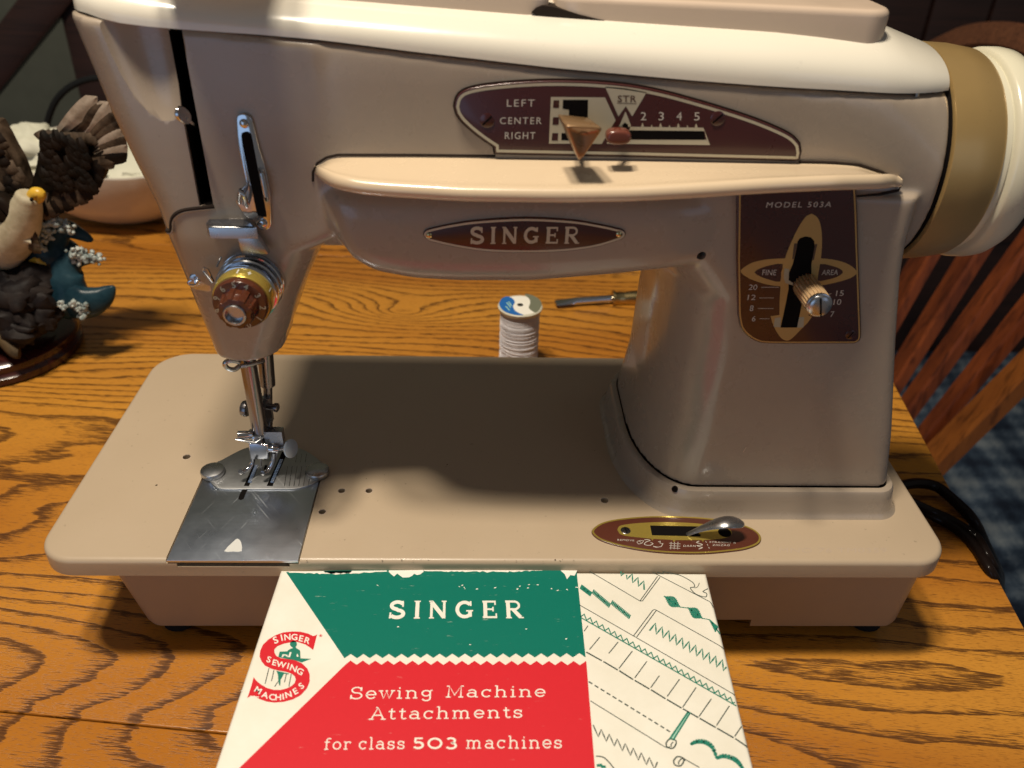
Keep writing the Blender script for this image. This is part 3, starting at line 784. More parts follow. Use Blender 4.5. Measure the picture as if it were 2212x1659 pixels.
def bold_glyphs():
    G = {}; T = .20; t = .13
    G['S'] = (.95, [(arc(.45, .735, .30, .205, 25, 262)+arc(.45, .265, .33, .205, 82, -155), T), ([(.74, .66), (.72, 1.0)], .09), ([(.10, .0), (.12, .34)], .09)])
    G['I'] = (.46, [([(.22, 0), (.22, 1)], T), ([(.06, .025), (.38, .025)], .07), ([(.06, .975), (.38, .975)], .07)])
    G['N'] = (1.06, [([(.18, 0), (.18, .96)], .13), ([(.16, .95), (.84, .05)], .22), ([(.84, 0), (.84, 1)], .13), ([(.06, .025), (.32, .025)], .07), ([(.04, .975), (.26, .975)], .07), ([(.70, .975), (.96, .975)], .07)])
    G['G'] = (1.08, [(arc(.52, .5, .38, .41, 42, 318, 22), .19), ([(.80, .08), (.80, .42)], .19), ([(.60, .42), (.96, .42)], .08), ([(.84, .70), (.84, .98)], .09)])
    G['E'] = (.88, [([(.20, 0), (.20, 1)], T), ([(.06, .055), (.78, .055)], .11), ([(.06, .945), (.74, .945)], .11), ([(.2, .51), (.60, .51)], .10), ([(.76, .0), (.76, .27)], .08), ([(.72, .75), (.72, 1.0)], .08), ([(.60, .38), (.60, .64)], .08)])
    G['R'] = (1.02, [([(.20, 0), (.20, 1)], T), ([(.06, .025), (.36, .025)], .07), ([(.06, .95), (.5, .95)]+arc(.52, .725, .25, .225, 90, -90)+[(.2, .50)], .12), ([(.44, .50), (.82, .04)], .20), ([(.72, .025), (.98, .025)], .07), ([(.77, .60), (.77, .85)], .09)])
    G['5'] = (.92, [([(.74, .93), (.22, .93), (.20, .56)], .14), (arc(.42, .33, .33, .26, 130, -150), .17)])
    G['O'] = (1.2, [(arc(.57, .48, .45, .42, 0, 360, 26), .16)])
    G['3'] = (.92, [(arc(.40, .72, .28, .21, 150, -80)+arc(.40, .27, .34, .24, 80, -155), .16)])
    G[' '] = (.5, [])
    return G
SLAB, BOLD = slab_glyphs(), bold_glyphs()
def put_strokes(m, txt, G, pL, pR, pT, axis, val, wd=.085, gap=.10, top=1.0):
    tot = sum(G[c][0]+gap for c in txt)-gap
    P0, P1, PT = bk(*pL, axis, val), bk(*pR, axis, val), bk(*pT, axis, val)
    ex = (P1-P0)/tot; ey = (PT-P0)/top
    nn = np.cross(ex, ey); nn /= np.linalg.norm(nn)
    x = 0; k = 0
    for c in txt:
        a, st = G[c]
        for s_ in st:
            pts, w_ = (s_ if isinstance(s_, tuple) and isinstance(s_[0], list) else (s_, wd))
            k += 1; oo = nn*.0015*(k % 4)
            closed = len(pts) > 8 and abs(pts[0][0]-pts[-1][0])+abs(pts[0][1]-pts[-1][1]) < 1e-6
            if closed: pts = pts[:-1]
            m.ribbon([(x+p[0], p[1]) for p in pts], w_, lambda p: P0+ex*p[0]+ey*p[1]+oo, closed)
        x += a+gap

def plate_y(name, pts2, Y, thick, mat, parent, bev=.03, seg=3):      # plate facing -Y, outline given as (x, z)
    m = MB(); m.slab(pts2, (0, Y, 0), (1, 0, 0), (0, 0, 1), (0, -1, 0), thick, bev, seg); return build(name, m, mat, parent)
def sheet_y(name, polys, Y, mat, parent):
    m = MB()
    for k, pts in enumerate(polys): m.add([(p[0], Y-.001*(k % 3), p[1]) for p in pts], [tuple(range(len(pts)))])
    return build(name, m, mat, parent, smooth=False)
def screw(name, c, r, ax, mat, parent, rot=.6):
    m = MB(); m.lathe([(-.05, r), (.0, r), (.012, r*.9), (.014, .01)], c, ax, 20); o = build(name, m, mat, parent); 
    a = Vector(ax).normalized(); u = a.orthogonal().normalized(); u.rotate(Matrix.Rotation(rot, 3, a)); v = a.cross(u)
    m = MB(); q = Vector([float(t_) for t_ in c])+a*.018
    m.add([q+u*r*.85+v*r*.12, q-u*r*.85+v*r*.12, q-u*r*.85-v*r*.12, q+u*r*.85-v*r*.12], [(0, 1, 2, 3)])
    if o.parent == sm: build('screw_slot', m, MATS['black'], o)
    else:
        for v_ in m.v: pass
        s2 = build('screw_slot', m, MATS['black'], parent)
    return o

# ---- stitch panel (zig zag) on the arm
z1 = Z2(960, 153.6, 2.781)
YP = 3.36
po = smooth_poly(front([(60, 215), (72, 165), (100, 130), (150, 107), (250, 87), (430, 69), (620, 60), (800, 62), (950, 70), (1120, 88), (1300, 122), (1500, 175), (1700, 235), (1870, 292), (2000, 345), (2090, 392), (2135, 440)], z1, YP), 4, False)
po += front([(2142, 490), (2132, 532), (2112, 538), (1100, 513), (305, 497), (300, 470)], z1, YP)+smooth_poly(front([(300, 458), (240, 418), (170, 365), (105, 305), (72, 258)], z1, YP), 3, False)
panel = plate_y('stitch_panel', po, YP, .5, MATS['maroon'], sm, .035)
def inset(P, d):
    P = [np.array(p) for p in P]; N = len(P); A = sum(P[i][0]*P[(i+1) % N][1]-P[(i+1) % N][0]*P[i][1] for i in range(N)); sg = 1 if A > 0 else -1; out = []
    for i in range(N):
        a = P[i]-P[i-1]; b = P[(i+1) % N]-P[i]
        if np.linalg.norm(a) < 1e-6: a = b
        if np.linalg.norm(b) < 1e-6: b = a
        na = np.array([-a[1], a[0]])/np.linalg.norm(a)*sg; nb = np.array([-b[1], b[0]])/np.linalg.norm(b)*sg
        mm = na+nb; out.append(P[i]+mm*d*min(2/max(mm@mm, 1e-6), 1.5))
    return out
m = MB(); m.ribbon(inset(po, .10), .09, lambda p: (p[0], YP-.004, p[1]), True); build('border', m, MATS['pale_print'], panel)
def F1(pts): return front(pts, z1, YP)
m = MB(); m.ribbon(inset(po, -.02), .07, lambda p: (p[0], YP+.11, p[1]), True); build('panel_gap', m, MATS['groove'], sm)
def bar_poly(a, b): return a
hexa = F1([(640, 155), (965, 158), (1028, 295), (945, 437), (628, 435)])
strt = F1([(965, 93), (1090, 103), (1215, 127), (1128, 272), (1090, 210), (1045, 272)])
frame_ = [F1([(1088, 242), (1122, 330), (1060, 352), (1040, 352)]), F1([(1118, 334), (1556, 340), (1563, 360), (1110, 355)]), F1([(1556, 340), (1596, 444), (1575, 412), (1562, 358)]), F1([(1070, 412), (1574, 413), (1596, 444), (975, 436), (985, 410)])]
ticks = []
for k, x in enumerate((1190, 1245, 1298, 1352, 1405, 1460, 1512)):
    h = 26 if k % 2 == 0 else 14; y = 334+ (x-1190)*.014
    ticks.append(F1([(x-9*(1 if k % 2 == 0 else .6), y), (x, y-h), (x+9*(1 if k % 2 == 0 else .6), y)]))
sheet_y('hexagon_print', [hexa], YP-.004, MATS['pale_print'], panel)
sheet_y('pointer_print', [strt], YP-.004, MATS['pale_print'], panel)
sheet_y('scale_print', frame_+ticks, YP-.004, MATS['pale_print'], panel)
sq = [F1([(655, 175), (690, 175), (688, 221), (652, 221)]), F1([(652, 277), (688, 277), (686, 322), (649, 322)]), F1([(648, 372), (683, 372), (681, 417), (644, 417)])]
sheet_y('square_print', sq, YP-.008, MATS['maroon'], panel)
sheet_y('window_slot', [F1([(712, 172), (863, 172), (859, 418), (702, 415), (703, 372), (742, 372), (748, 265), (748, 232), (710, 225)])], YP-.008, MATS['black'], panel)
sheet_y('slider_slot', [F1([(1072, 356), (1545, 360)])+F1([(1560, 368), (1565, 411), (1080, 408)]), F1([(1070, 322), (1085, 308), (1103, 322), (1105, 350), (1066, 350)])], YP-.008, MATS['black'], panel)
m = MB()
for t_, a, b, h in (('LEFT', (375, 213), (541, 213), 42), ('CENTER', (333, 318), (583, 318), 40), ('RIGHT', (363, 408), (545, 408), 41), ('2', (1179, 295), (1212, 295), 48), ('3', (1286, 295), (1318, 295), 48), ('4', (1394, 295), (1426, 295), 48), ('5', (1500, 296), (1533, 296), 48)):
    put_text(m, t_, z1(*a), z1(*b), z1(a[0]+1, a[1]-h), 1, YP-.005, space=1.25)
build('lettering', m, MATS['white_print'], panel)
m = MB(); put_text(m, 'STR', z1(1040, 185), z1(1154, 186), z1(1041, 146), 1, YP-.009, True, 1.1)
build('lettering', m, MATS['dark_print'], panel); m = MB(); m.ribbon(F1([(1036, 192), (1154, 195)]), .02, lambda p: (p[0], YP-.009, p[1])); build('underline', m, MATS['dark_print'], panel)
for c_ in ((257, 297), (1642, 285)):
    screw('screw', bk(*z1(*c_), 1, YP-.01), .24, (0, -1, 0), MATS['maroon'], panel, 0)
# zig zag lever: stem and wedge shaped copper knob
def P3(f, x, y, Y): return bk(*f(x, y), 1, Y)
m = MB(); m.tube([P3(z1, 790, 330, 3.4), P3(z1, 800, 365, 2.6)], .16, 10); build('lever_stem', m, MATS['dark_steel'], sm)
fr = [P3(z1, 728, 330, 1.6), P3(z1, 962, 344, 1.6), P3(z1, 815, 556, 1.9)]
bkk = [P3(z1, 672, 252, 2.75), P3(z1, 872, 276, 2.75), P3(z1, 765, 460, 2.85)]
m = MB(); fc = sum(fr)/3+np.array([0, .22, .12]); m.add(fr+bkk+[fc], [(0, 1, 6), (1, 2, 6), (2, 0, 6), (5, 4, 3), (0, 3, 4, 1), (1, 4, 5, 2), (2, 5, 3, 0)])
knob = build('lever_knob', m, MATS['copper'], sm, smooth=False)
modify(knob, [('BEVEL', dict(width=.10*S, segments=3, limit_method='NONE'))]); resmooth(knob, 60)
c_ = sum(fr)/3
m = MB()
for rr_ in (.28, .18): m.tube([c_+np.array([math.cos(a)*rr_, .12, math.sin(a)*rr_]) for a in [math.radians(40+k*24) for k in range(11)]], .015, 5)
build('knob_ridge', m, MATS['copper'], sm)
q = P3(z1, 1062, 352, 3.3); q2 = P3(z1, 1040, 378, 2.9)
m = MB(); m.tube([q, q2], .12, 10); build('slide_stem', m, MATS['dark_steel'], sm)
m = MB(); el = [(q2[0]+.40*math.copysign(abs(math.cos(a))**.7, math.cos(a)), q2[2]-.02+.23*math.copysign(abs(math.sin(a))**.8, math.sin(a))) for a in [2*PI*k/28 for k in range(28)]]
m.slab(el, (0, 2.5, 0), (1, 0, 0), (0, 0, 1), (0, -1, 0), .42, .1, 4); build('slide_knob', m, MATS['red_brown'], sm)

# ---- oval name badge
z2 = Z2(658.3, 438.9, 2.688)
YB = 2.93
nb = smooth_poly(front([(688, 185), (700, 160), (740, 145), (850, 122), (1000, 101), (1275, 86), (1550, 99), (1700, 122), (1800, 143), (1850, 158), (1864, 180), (1850, 205), (1800, 226), (1680, 260), (1500, 283), (1275, 290), (1050, 283), (880, 258), (770, 234), (715, 218)], z2, YB), 4)
badge = plate_y('name_badge', nb, YB, .25, MATS['maroon'], sm, .04)
m = MB(); m.ribbon(inset(nb, .07), .075, lambda p: (p[0], YB-.004, p[1]), True); build('border', m, MATS['pale_print'], badge)
m = MB(); put_strokes(m, 'SINGER', BOLD, z2(957, 236), z2(1597, 234), z2(958, 139), 1, YB-.006, gap=.26); build('lettering', m, MATS['pale_print'], badge)
for c_ in ((722, 187), (1824, 181)):
    m = MB(); m.lathe([(-.02, .10), (.02, .10), (.05, .05)], bk(*z2(*c_), 1, YB-.01), (0, -1, 0), 14); build('rivet', m, MATS['brass_handle'], badge)

# ---- stitch length panel on the pillar
z3 = Z2(1563.5, 411.5, 4.652)
YQ = 3.17
def F3(pts): return front(pts, z3, YQ)
lp = F3([(140, 0), (1330, -60), (1345, 250), (1352, 520), (1368, 1000)])+smooth_poly(F3([(1382, 1400), (1380, 1470), (1360, 1515), (1310, 1540)]), 3, False)+smooth_poly(F3([(700, 1542), (430, 1538), (330, 1518), (240, 1465), (170, 1380), (142, 1250)]), 4, False)+F3([(132, 700)])
lpan = plate_y('stitch_length_panel', lp, YQ, .4, MATS['maroon'], sm, .035)
m = MB(); m.ribbon(inset(lp, .075), .055, lambda p: (p[0], YQ-.004, p[1]), True); build('border', m, MATS['gold_print'], lpan)
lens = smooth_poly(F3([(880, 232), (945, 275), (978, 380), (986, 520), (975, 680), (950, 830), (930, 960), (880, 1130), (850, 1255)]), 3, False)+F3([(885, 1268)])+smooth_poly(F3([(840, 1330), (760, 1410), (690, 1480), (635, 1508), (575, 1480), (520, 1400), (485, 1320)]), 3, False)+F3([(470, 1262), (558, 1250)])+smooth_poly(F3([(560, 1120), (575, 900), (612, 690), (690, 490), (770, 335), (830, 255)]), 3, False)
sheet_y('pointer_print', [lens], YQ-.008, MATS['gold_print'], lpan)
elo = smooth_poly(F3([(172, 822), (200, 775), (300, 720), (450, 690), (610, 682), (800, 680), (975, 682), (1130, 700), (1260, 745), (1338, 820), (1270, 880), (1120, 925), (960, 955), (760, 960), (560, 962), (400, 935), (260, 885)]), 3)
sheet_y('oval_print', [elo], YQ-.004, MATS['gold_print'], lpan)
eli = [smooth_poly(F3([(308, 822), (370, 780), (480, 748), (592, 738), (575, 830), (566, 915), (470, 900), (370, 865)]), 2), smooth_poly(F3([(968, 738), (1080, 755), (1165, 785), (1197, 825), (1130, 870), (1040, 895), (935, 910), (950, 830)]), 2)]
sheet_y('oval_field', eli, YQ-.006, MATS['maroon'], lpan)
sheet_y('slot_edge', [F3([(705, 530), (740, 530), (735, 560), (700, 690), (686, 690)]), F3([(915, 535), (940, 538), (925, 600), (905, 695), (888, 700)])], YQ-.010, MATS['dark_print'], lpan)
sheet_y('slot_tab', [F3([(512, 1280), (572, 1272), (568, 1374), (500, 1370)]), F3([(742, 1272), (808, 1270), (800, 1374), (736, 1376)]), F3([(610, 780), (655, 790), (650, 900), (700, 930), (690, 950), (620, 930), (600, 880)])], YQ-.011, MATS['pale_metal'], lpan)
sheet_y('lever_slot', [F3([(735, 560), (740, 510), (765, 478), (820, 460), (875, 470), (908, 505), (912, 560), (880, 740), (880, 830), (800, 980), (780, 1160), (735, 1376), (568, 1376), (600, 1240), (650, 990), (648, 840), (692, 740)])], YQ-.012, MATS['black'], lpan)
m = MB()
for t_, a, b, h in (('FINE', (385, 850), (523, 851), 54), ('AREA', (982, 850), (1145, 848), 52), ('20', (248, 998), (332, 998), 52), ('12', (237, 1100), (316, 1100), 52), ('8', (257, 1211), (294, 1211), 56), ('6', (279, 1315), (315, 1315), 52), ('15', (1125, 1060), (1202, 1058), 54), ('10', (1100, 1149), (1176, 1147), 55), ('7', (1068, 1270), (1104, 1268), 54)):
    put_text(m, t_, z3(*a), z3(*b), z3(a[0]+9, a[1]-h), 1, YQ-.009)
for a, b in (((376, 972), (556, 972)), ((356, 1079), (500, 1079)), ((341, 1185), (500, 1186)), ((358, 1288), (458, 1288)), ((1045, 1045), (1080, 1036))):
    m.ribbon(F3([a, b]), .018, lambda p: (p[0], YQ-.004, p[1]))
build('lettering', m, MATS['white_print'], lpan)
m = MB(); put_text(m, 'MODEL 503A', z3(424, 172), z3(1076, 166), z3(436, 118), 1, YQ-.005, space=1.25); build('lettering', m, MATS['white_print'], lpan)
screw('screw', bk(*z3(1275, 1450), 1, YQ-.01), .19, (0, -1, 0), MATS['maroon'], lpan, .3)
# knurled stitch length knob; its axis points at the viewer's side of the machine
kb = bk(*z3(815, 945), 1, YQ)
tgt = z3(985, 1165); best = None
for L in np.linspace(.5, 6, 111):
    e_ = kb+np.array([0, -L, 0]); v_ = e_-CAM; px = CX+FPX*(v_@cR)/(v_@cF); py = CY-FPX*(v_@cU)/(v_@cF)
    d_ = math.hypot(px-tgt[0], py-tgt[1])
    if best is None or d_ < best[0]: best = (d_, L)
KL = best[1]; kr = .43
m = MB(); m.lathe([(0, kr*.95), (.05, kr), (KL*.86, kr), (KL*.88, kr*.97)], kb+np.array([0, -.0, 0]), (0, -1, 0), 176, mod=lambda h, t: 1+.05*(1 if math.sin(t*22) > 0 else -1)); build('length_knob', m, MATS['knob_gold'], sm, ang=25)
m = MB(); m.lathe([(KL*.86, kr*1.0), (KL*.9, kr*1.04), (KL*.93, kr*1.04), (KL*.94, kr*.93), (KL*.98, kr*.93), (KL*1.0, kr*.86), (KL*1.02, kr*.5), (KL*1.025, .01)], kb, (0, -1, 0), 40); kc = build('knob_cap', m, MATS['satin'], sm)
e_ = kb+np.array([0, -KL*1.03-.01, 0]); m = MB(); dx, dz = .085, -.36
m.add([e_+np.array([-dx-.03, 0, -dz]), e_+np.array([-dx+.03, 0, -dz]), e_+np.array([dx+.03, 0, dz]), e_+np.array([dx-.03, 0, dz])], [(0, 1, 2, 3)]); build('screw_slot', m, MATS['black'], kc)
# small lever behind the knob
m = MB(); m.tube([kb+np.array([-.15, .3, .2]), kb+np.array([0, 0, 0])], .2, 10); build('lever_stem', m, MATS['dark_steel'], sm)

# ---- darning plaque on the bed
z4 = Z2(1261.8, 1069.8, 5.376)
def B4(pts): return [tuple(bk(*z4(*p), 2, .05)[:2]) for p in pts]
dp = smooth_poly(B4([(90, 440), (105, 385), (190, 325), (330, 285), (560, 256), (850, 241), (1200, 248), (1500, 272), (1750, 318), (1920, 370), (2020, 430), (2058, 500), (2020, 570), (1880, 625), (1680, 655), (1400, 678), (1100, 678), (820, 660), (560, 622), (330, 570), (170, 512)]), 4)
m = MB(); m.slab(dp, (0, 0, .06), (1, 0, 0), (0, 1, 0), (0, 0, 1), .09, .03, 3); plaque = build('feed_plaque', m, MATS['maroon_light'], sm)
def sheet_z(name, polys, z, mat, parent):
    m = MB()
    for k, pts in enumerate(polys): m.add([(p[0], p[1], z+.001*(k % 3)) for p in pts], [tuple(range(len(pts)))])
    return build(name, m, mat, parent, smooth=False)
m = MB(); m.ribbon(inset(dp, .06), .08, lambda p: (p[0], p[1], .064), True); build('border', m, MATS['dial_gold'], plaque)
inn = smooth_poly(B4([(385, 405), (405, 365), (470, 345), (650, 325), (900, 315), (1200, 322), (1450, 345), (1620, 375), (1700, 410), (1712, 450), (1670, 490), (1560, 512), (1390, 524)]), 3, False)+B4([(1378, 548), (1362, 524), (1060, 525), (1044, 552), (1026, 522), (805, 510), (790, 535), (778, 508)])+smooth_poly(B4([(620, 492), (480, 475), (410, 450)]), 3, False)
sheet_z('slot_frame_print', [inn], .066, MATS['dial_gold'], plaque)
sheet_z('lever_slot', [B4([(765, 355), (1330, 366), (1330, 455), (1355, 455), (1350, 482), (788, 468)])], .070, MATS['black'], plaque)
m = MB()
for t_, a, b, h in (('REMOVE', (386, 527), (582, 535), 19), ('DARN', (1152, 598), (1296, 600), 22), ('STRAIGHT &', (1455, 552), (1762, 560), 19), ('ZIGZAG', (1490, 588), (1690, 590), 20)):
    put_text(m, t_, z4(*a), z4(*b), z4(a[0]+2, a[1]-h), 2, .066, space=1.15)
def R4(pts, w_=.022): m.ribbon(B4(pts), w_, lambda p: (p[0], p[1], .0655))
for x in (1008, 1048, 1088): R4([(x+2, 545), (x-4, 630)])
for y in (563, 590, 617): R4([(988, y-2), (1116, y+4)])
R4(smooth_poly([(1335, 535), (1305, 552), (1350, 566), (1372, 580), (1310, 588), (1345, 602), (1372, 612), (1330, 628)], 3, False), .035)
for y in (535, 570, 603): R4([(1410+(y-535)*.5, y), (1420+(y-535)*.5, y+18)])
R4([(615, 540), (650, 528), (692, 530), (672, 560), (632, 570), (612, 545)]); R4([(640, 535), (665, 555)])
R4(smooth_poly([(700, 520), (740, 518), (765, 530), (720, 545), (700, 575), (760, 585), (800, 565), (770, 552)], 3, False), .03)
R4([(800, 595), (860, 605), (895, 600), (915, 565), (880, 560)], .026); R4([(860, 545), (885, 535), (880, 560)], .03); R4([(805, 600), (850, 612)])
build('lettering', m, MATS['white_print'], plaque)
screw('screw', bk(*z4(482, 408), 2, .07), .21, (0, 0, 1), MATS['dark_steel'], plaque, .9)
m = MB(); m.lathe([(0, .27), (.012, .27), (.014, .21), (.016, .01)], bk(*z4(1632, 432), 2, .064), (0, 0, 1), 24); build('screw_well', m, MATS['black'], plaque)
# spoon shaped feed lever
cl = [((1140, 478), -.15, .10), ((1200, 450), .12, .11), ((1320, 395), .42, .15), ((1450, 345), .72, .24), ((1560, 310), .95, .33), ((1660, 292), 1.05, .39), ((1750, 293), 1.02, .38), ((1815, 308), .92, .31), ((1850, 325), .84, .18), ((1862, 335), .80, .06)]
m = MB(); rings = []
Yl = bk(*z4(1200, 445), 2, .05)[1]
for (pp, zz, hw_) in cl:
    c_ = bk(*z4(*pp), 2, zz)
    ring = []
    for k in range(14):
        a = 2*PI*k/14; yy = math.cos(a)*hw_; th = .055*math.sin(a)
        ring.append((c_[0], c_[1]+yy, c_[2]+th-.25*(abs(math.cos(a))**2)*hw_))
    rings.append(ring)
m.loft(rings); fl = build('feed_lever', m, MATS['satin'], sm); modify(fl, [('SUBSURF', dict(levels=1, render_levels=1))]); resmooth(fl, 80)
# faint engraved asset number on the bed and a few paint chips
m = MB(); e5 = Z2(3000/1.8228, 2080/1.8228, 2212/600*1.8228)
put_text(m, 'MNO 76 TM0359', e5(245, 352), e5(1815, 352), e5(250, 285), 2, .004, space=1.05); build('engraved_number', m, MATS['scuff'], bed)
m = MB(); rng = random.Random(3)
for k in range(26):
    x, y = rng.uniform(-16, 16), rng.uniform(.15, 14)
    if k < 14: x, y = rng.uniform(-8, 3), rng.uniform(-.0, .12)
    r = rng.uniform(.012, .035)
    pts = [(x+math.cos(a)*r*rng.uniform(.5, 1.4), y+math.sin(a)*r*rng.uniform(.5, 1.4), .003) for a in [k2*PI/3 for k2 in range(6)]]
    m.add(pts, [tuple(range(6))])
o = build('paint_chip', m, MATS['dark_print'], bed); o['kind'] = 'stuff'

m = MB()
for a, b, Y in (((1612, 966), (1605, 977), 3.07),):
    A, B = bk(*a, 1, Y), bk(*b, 1, Y); m.ribbon([(A[0], A[2]), (B[0], B[2])], .035, lambda p: (p[0], Y, p[1]))
build('scratch_mark', m, MATS['lid_paint'], arm)
# ---- slotted thread guide on the head
z6 = Z2(900/1.8228, 400/1.8228, 905/300*1.8228)
YG = 3.36
def F6(pts): return front(pts, z6, YG)
tg = smooth_poly(F6([(88, 215), (105, 165), (165, 145), (225, 165), (275, 215), (320, 380), (365, 560), (418, 720)]), 3, False)+F6([(430, 760), (500, 1100), (500, 1205)])+smooth_poly(F6([(508, 1450), (485, 1510), (420, 1535), (355, 1500), (290, 1420)]), 3, False)+F6([(200, 1365), (150, 1310), (85, 1190), (100, 1090), (180, 1010), (208, 985), (170, 820), (120, 600), (100, 400)])
guide = plate_y('thread_guide_plate', tg, YG, .14, MATS['chrome'], sm, .04)
sheet_y('guide_slot', [smooth_poly(F6([(150, 410), (175, 365), (225, 355), (268, 385), (290, 480), (350, 800), (400, 1060), (452, 1340), (440, 1370), (375, 1360), (335, 1320), (270, 1010), (190, 650)]), 2)], YG-.006, MATS['black'], guide)
for c_ in ((185, 260), (412, 1445)):
    m = MB(); m.lathe([(-.02, .15), (.03, .15), (.10, .11), (.13, .03)], bk(*z6(*c_), 1, YG), (0, -1, 0), 20); build('guide_screw', m, MATS['chrome'], guide)
m = MB()
pa = [P3(z6, 385, 800, YG-.05), P3(z6, 440, 1180, YG-.05), P3(z6, 500, 1200, YG-.12), P3(z6, 440, 780, YG-.12)]
m.tube([P3(z6, 375, 800, YG-.02), P3(z6, 395, 850, YG-.20), P3(z6, 450, 1120, YG-.22), P3(z6, 455, 1180, YG-.02)], [.05, .10, .11, .05], 10)
build('guide_tab', m, MATS['chrome'], guide)
m = MB(); m.tube([P3(z6, 215, 1240, YG), P3(z6, 205, 1190, YG-.25), P3(z6, 175, 1110, YG-.40), P3(z6, 145, 1060, YG-.40), P3(z6, 125, 1110, YG-.25), P3(z6, 130, 1200, YG)], [.07, .08, .08, .09, .08, .07], 10); build('guide_hook', m, MATS['chrome'], guide)

# ---- thread lever bracket above the tension dial
z7 = Z2(411.5, 438.9, 5.038)
YT = 3.62
# horizontal rounded bar
m = MB()
o7 = smooth_poly([tuple(bk(*z7(*p), 2, bk(*z7(400, 245), 1, 2.9)[2])[:2]) for p in [(165, 215), (190, 180), (240, 170), (590, 172), (640, 190), (690, 250), (680, 262), (240, 258), (190, 245)]], 3)
zb7 = bk(*z7(400, 262), 1, 2.75)[2]
m.slab(o7, (0, 0, zb7), (1, 0, 0), (0, 1, 0), (0, 0, 1), .42, .07, 3); bracket = build('thread_bracket', m, MATS['satin'], sm)
m = MB(); ar = [(500, 325), (690, 322), (745, 400), (800, 480), (850, 560), (560, 560), (525, 460)]
m.slab(front(ar, z7, 3.0), (0, 3.0, 0), (1, 0, 0), (0, 0, 1), (0, -1, 0), .3, .05, 2); build('bracket_arm', m, MATS['satin'], sm)
# left hook
m = MB(); m.slab(smooth_poly(front([(-10, 800), (30, 760), (140, 752), (215, 790), (235, 940), (150, 940), (10, 905)], z7, 3.85), 2), (0, 3.72, 0), (1, 0, 0), (0, 0, 1), (0, -1, 0), .25, .04, 2); build('hook_plate', m, MATS['satin'], sm)
hk = smooth_poly([(15, 840), (-25, 865), (0, 893), (60, 888), (98, 860), (85, 832), (50, 845), (58, 868)], 4, False)
m = MB(); m.tube([P3(z7, x, y, 3.45-.02*i/8) for i, (x, y) in enumerate(hk)], .045, 8)
m.tube([P3(z7, 250, 850, 3.3), P3(z7, 190, 720, 3.2), P3(z7, 150, 700, 3.3), P3(z7, 140, 740, 3.4), P3(z7, 240, 870, 3.1)], .04, 8)
m.tube([P3(z7, 285, 690, 2.9), P3(z7, 315, 620, 2.9), P3(z7, 338, 585, 3.0)], .035, 8)
build('check_spring', m, MATS['chrome'], sm)

# ---- tension dial
db = bk(*z7(700, 800), 1, 3.9)
def fit_len(base, tgt):
    best = (1e9, 0)
    for L in np.linspace(.3, 8, 300):
        e = base+np.array([0, -L, 0]); v_ = e-CAM; px = CX+FPX*(v_@cR)/(v_@cF); py = CY-FPX*(v_@cU)/(v_@cF)
        d_ = math.hypot(px-tgt[0], py-tgt[1])
        if d_ < best[0]: best = (d_, L)
    return best[1]
TL = fit_len(db, z7(450, 1215))
def sc(px_, Y): return px_/5.038*((bk(700, 650, 1, Y)-CAM)@cF)/FPX
YE = db[1]-TL
R1 = sc(300, YE+.5)
m = MB(); m.lathe([(0, R1*1.22), (TL*.14, R1*1.22), (TL*.15, R1*1.0), (TL*.2, R1*1.0), (TL*.21, R1*1.2), (TL*.235, R1*1.24), (TL*.25, R1*1.2), (TL*.26, R1*.95), (TL*.31, R1*.95), (TL*.32, R1*1.18), (TL*.345, R1*1.22), (TL*.36, R1*1.18), (TL*.37, R1*.9), (TL*.41, R1*.9), (TL*.42, R1*1.13), (TL*.455, R1*1.16), (TL*.47, R1*1.08)], db, (0, -1, 0), 64); build('tension_disc', m, MATS['chrome'], sm)
m = MB(); m.lathe([(TL*.44, R1*.9), (TL*.46, R1*1.08), (TL*.50, R1*1.11), (TL*.64, R1*1.08), (TL*.66, R1*1.04), (TL*.66, R1*.9)], db, (0, -1, 0), 64); dring = build('tension_ring', m, MATS['dial_gold'], sm)
m = MB(); m.lathe([(TL*.64, R1*.98), (TL*.67, R1*1.02), (TL*.72, R1*1.0), (TL*.745, R1*.95), (TL*.75, R1*.70)], db, (0, -1, 0), 64, caps=(True, True)); dial = build('tension_dial', m, MATS['brown_plastic'], sm)
m = MB(); m.lathe([(TL*.74, R1*.69), (TL*.80, R1*.67), (TL*.93, R1*.62), (TL*.955, R1*.58), (TL*.96, R1*.40), (TL*.90, R1*.36)], db, (0, -1, 0), 80, mod=lambda h, t: 1+.045*(1 if math.sin(t*8) > 0 else -1)); build('dial_grip', m, MATS['brown_plastic'], dial, ang=30)
m = MB(); m.lathe([(TL*.93, R1*.41), (TL*.99, R1*.41), (TL*1.0, R1*.38), (TL*1.0, R1*.33), (TL*.97, R1*.30), (TL*.80, R1*.28), (TL*.80, .01)], db, (0, -1, 0), 40); build('dial_bore', m, MATS['satin'], dial)
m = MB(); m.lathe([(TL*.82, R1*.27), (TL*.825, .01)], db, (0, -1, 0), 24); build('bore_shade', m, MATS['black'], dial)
m = MB()
for ch, ang in (('6', 128), ('5', 96), ('4', 64), ('3', 30), ('2', -5), ('1', -40), ('0', -75), ('9', 160), ('8', 195)):
    v, f = font_mesh(ch, True); a = math.radians(ang); rr_ = R1*.845; k = .30
    cx = np.mean([p[0] for p in v]); cy_ = .36
    u2 = np.array([math.sin(a), 0, -math.cos(a)]); w2 = np.array([math.cos(a), 0, math.sin(a)])
    c0 = db+np.array([math.cos(a)*rr_, -TL*.748-.008, math.sin(a)*rr_])
    m.add([c0+u2*(p[0]-cx)*k+w2*(p[1]-cy_)*k for p in v], f)
build('lettering', m, MATS['pale_metal'], dial)
m = MB()
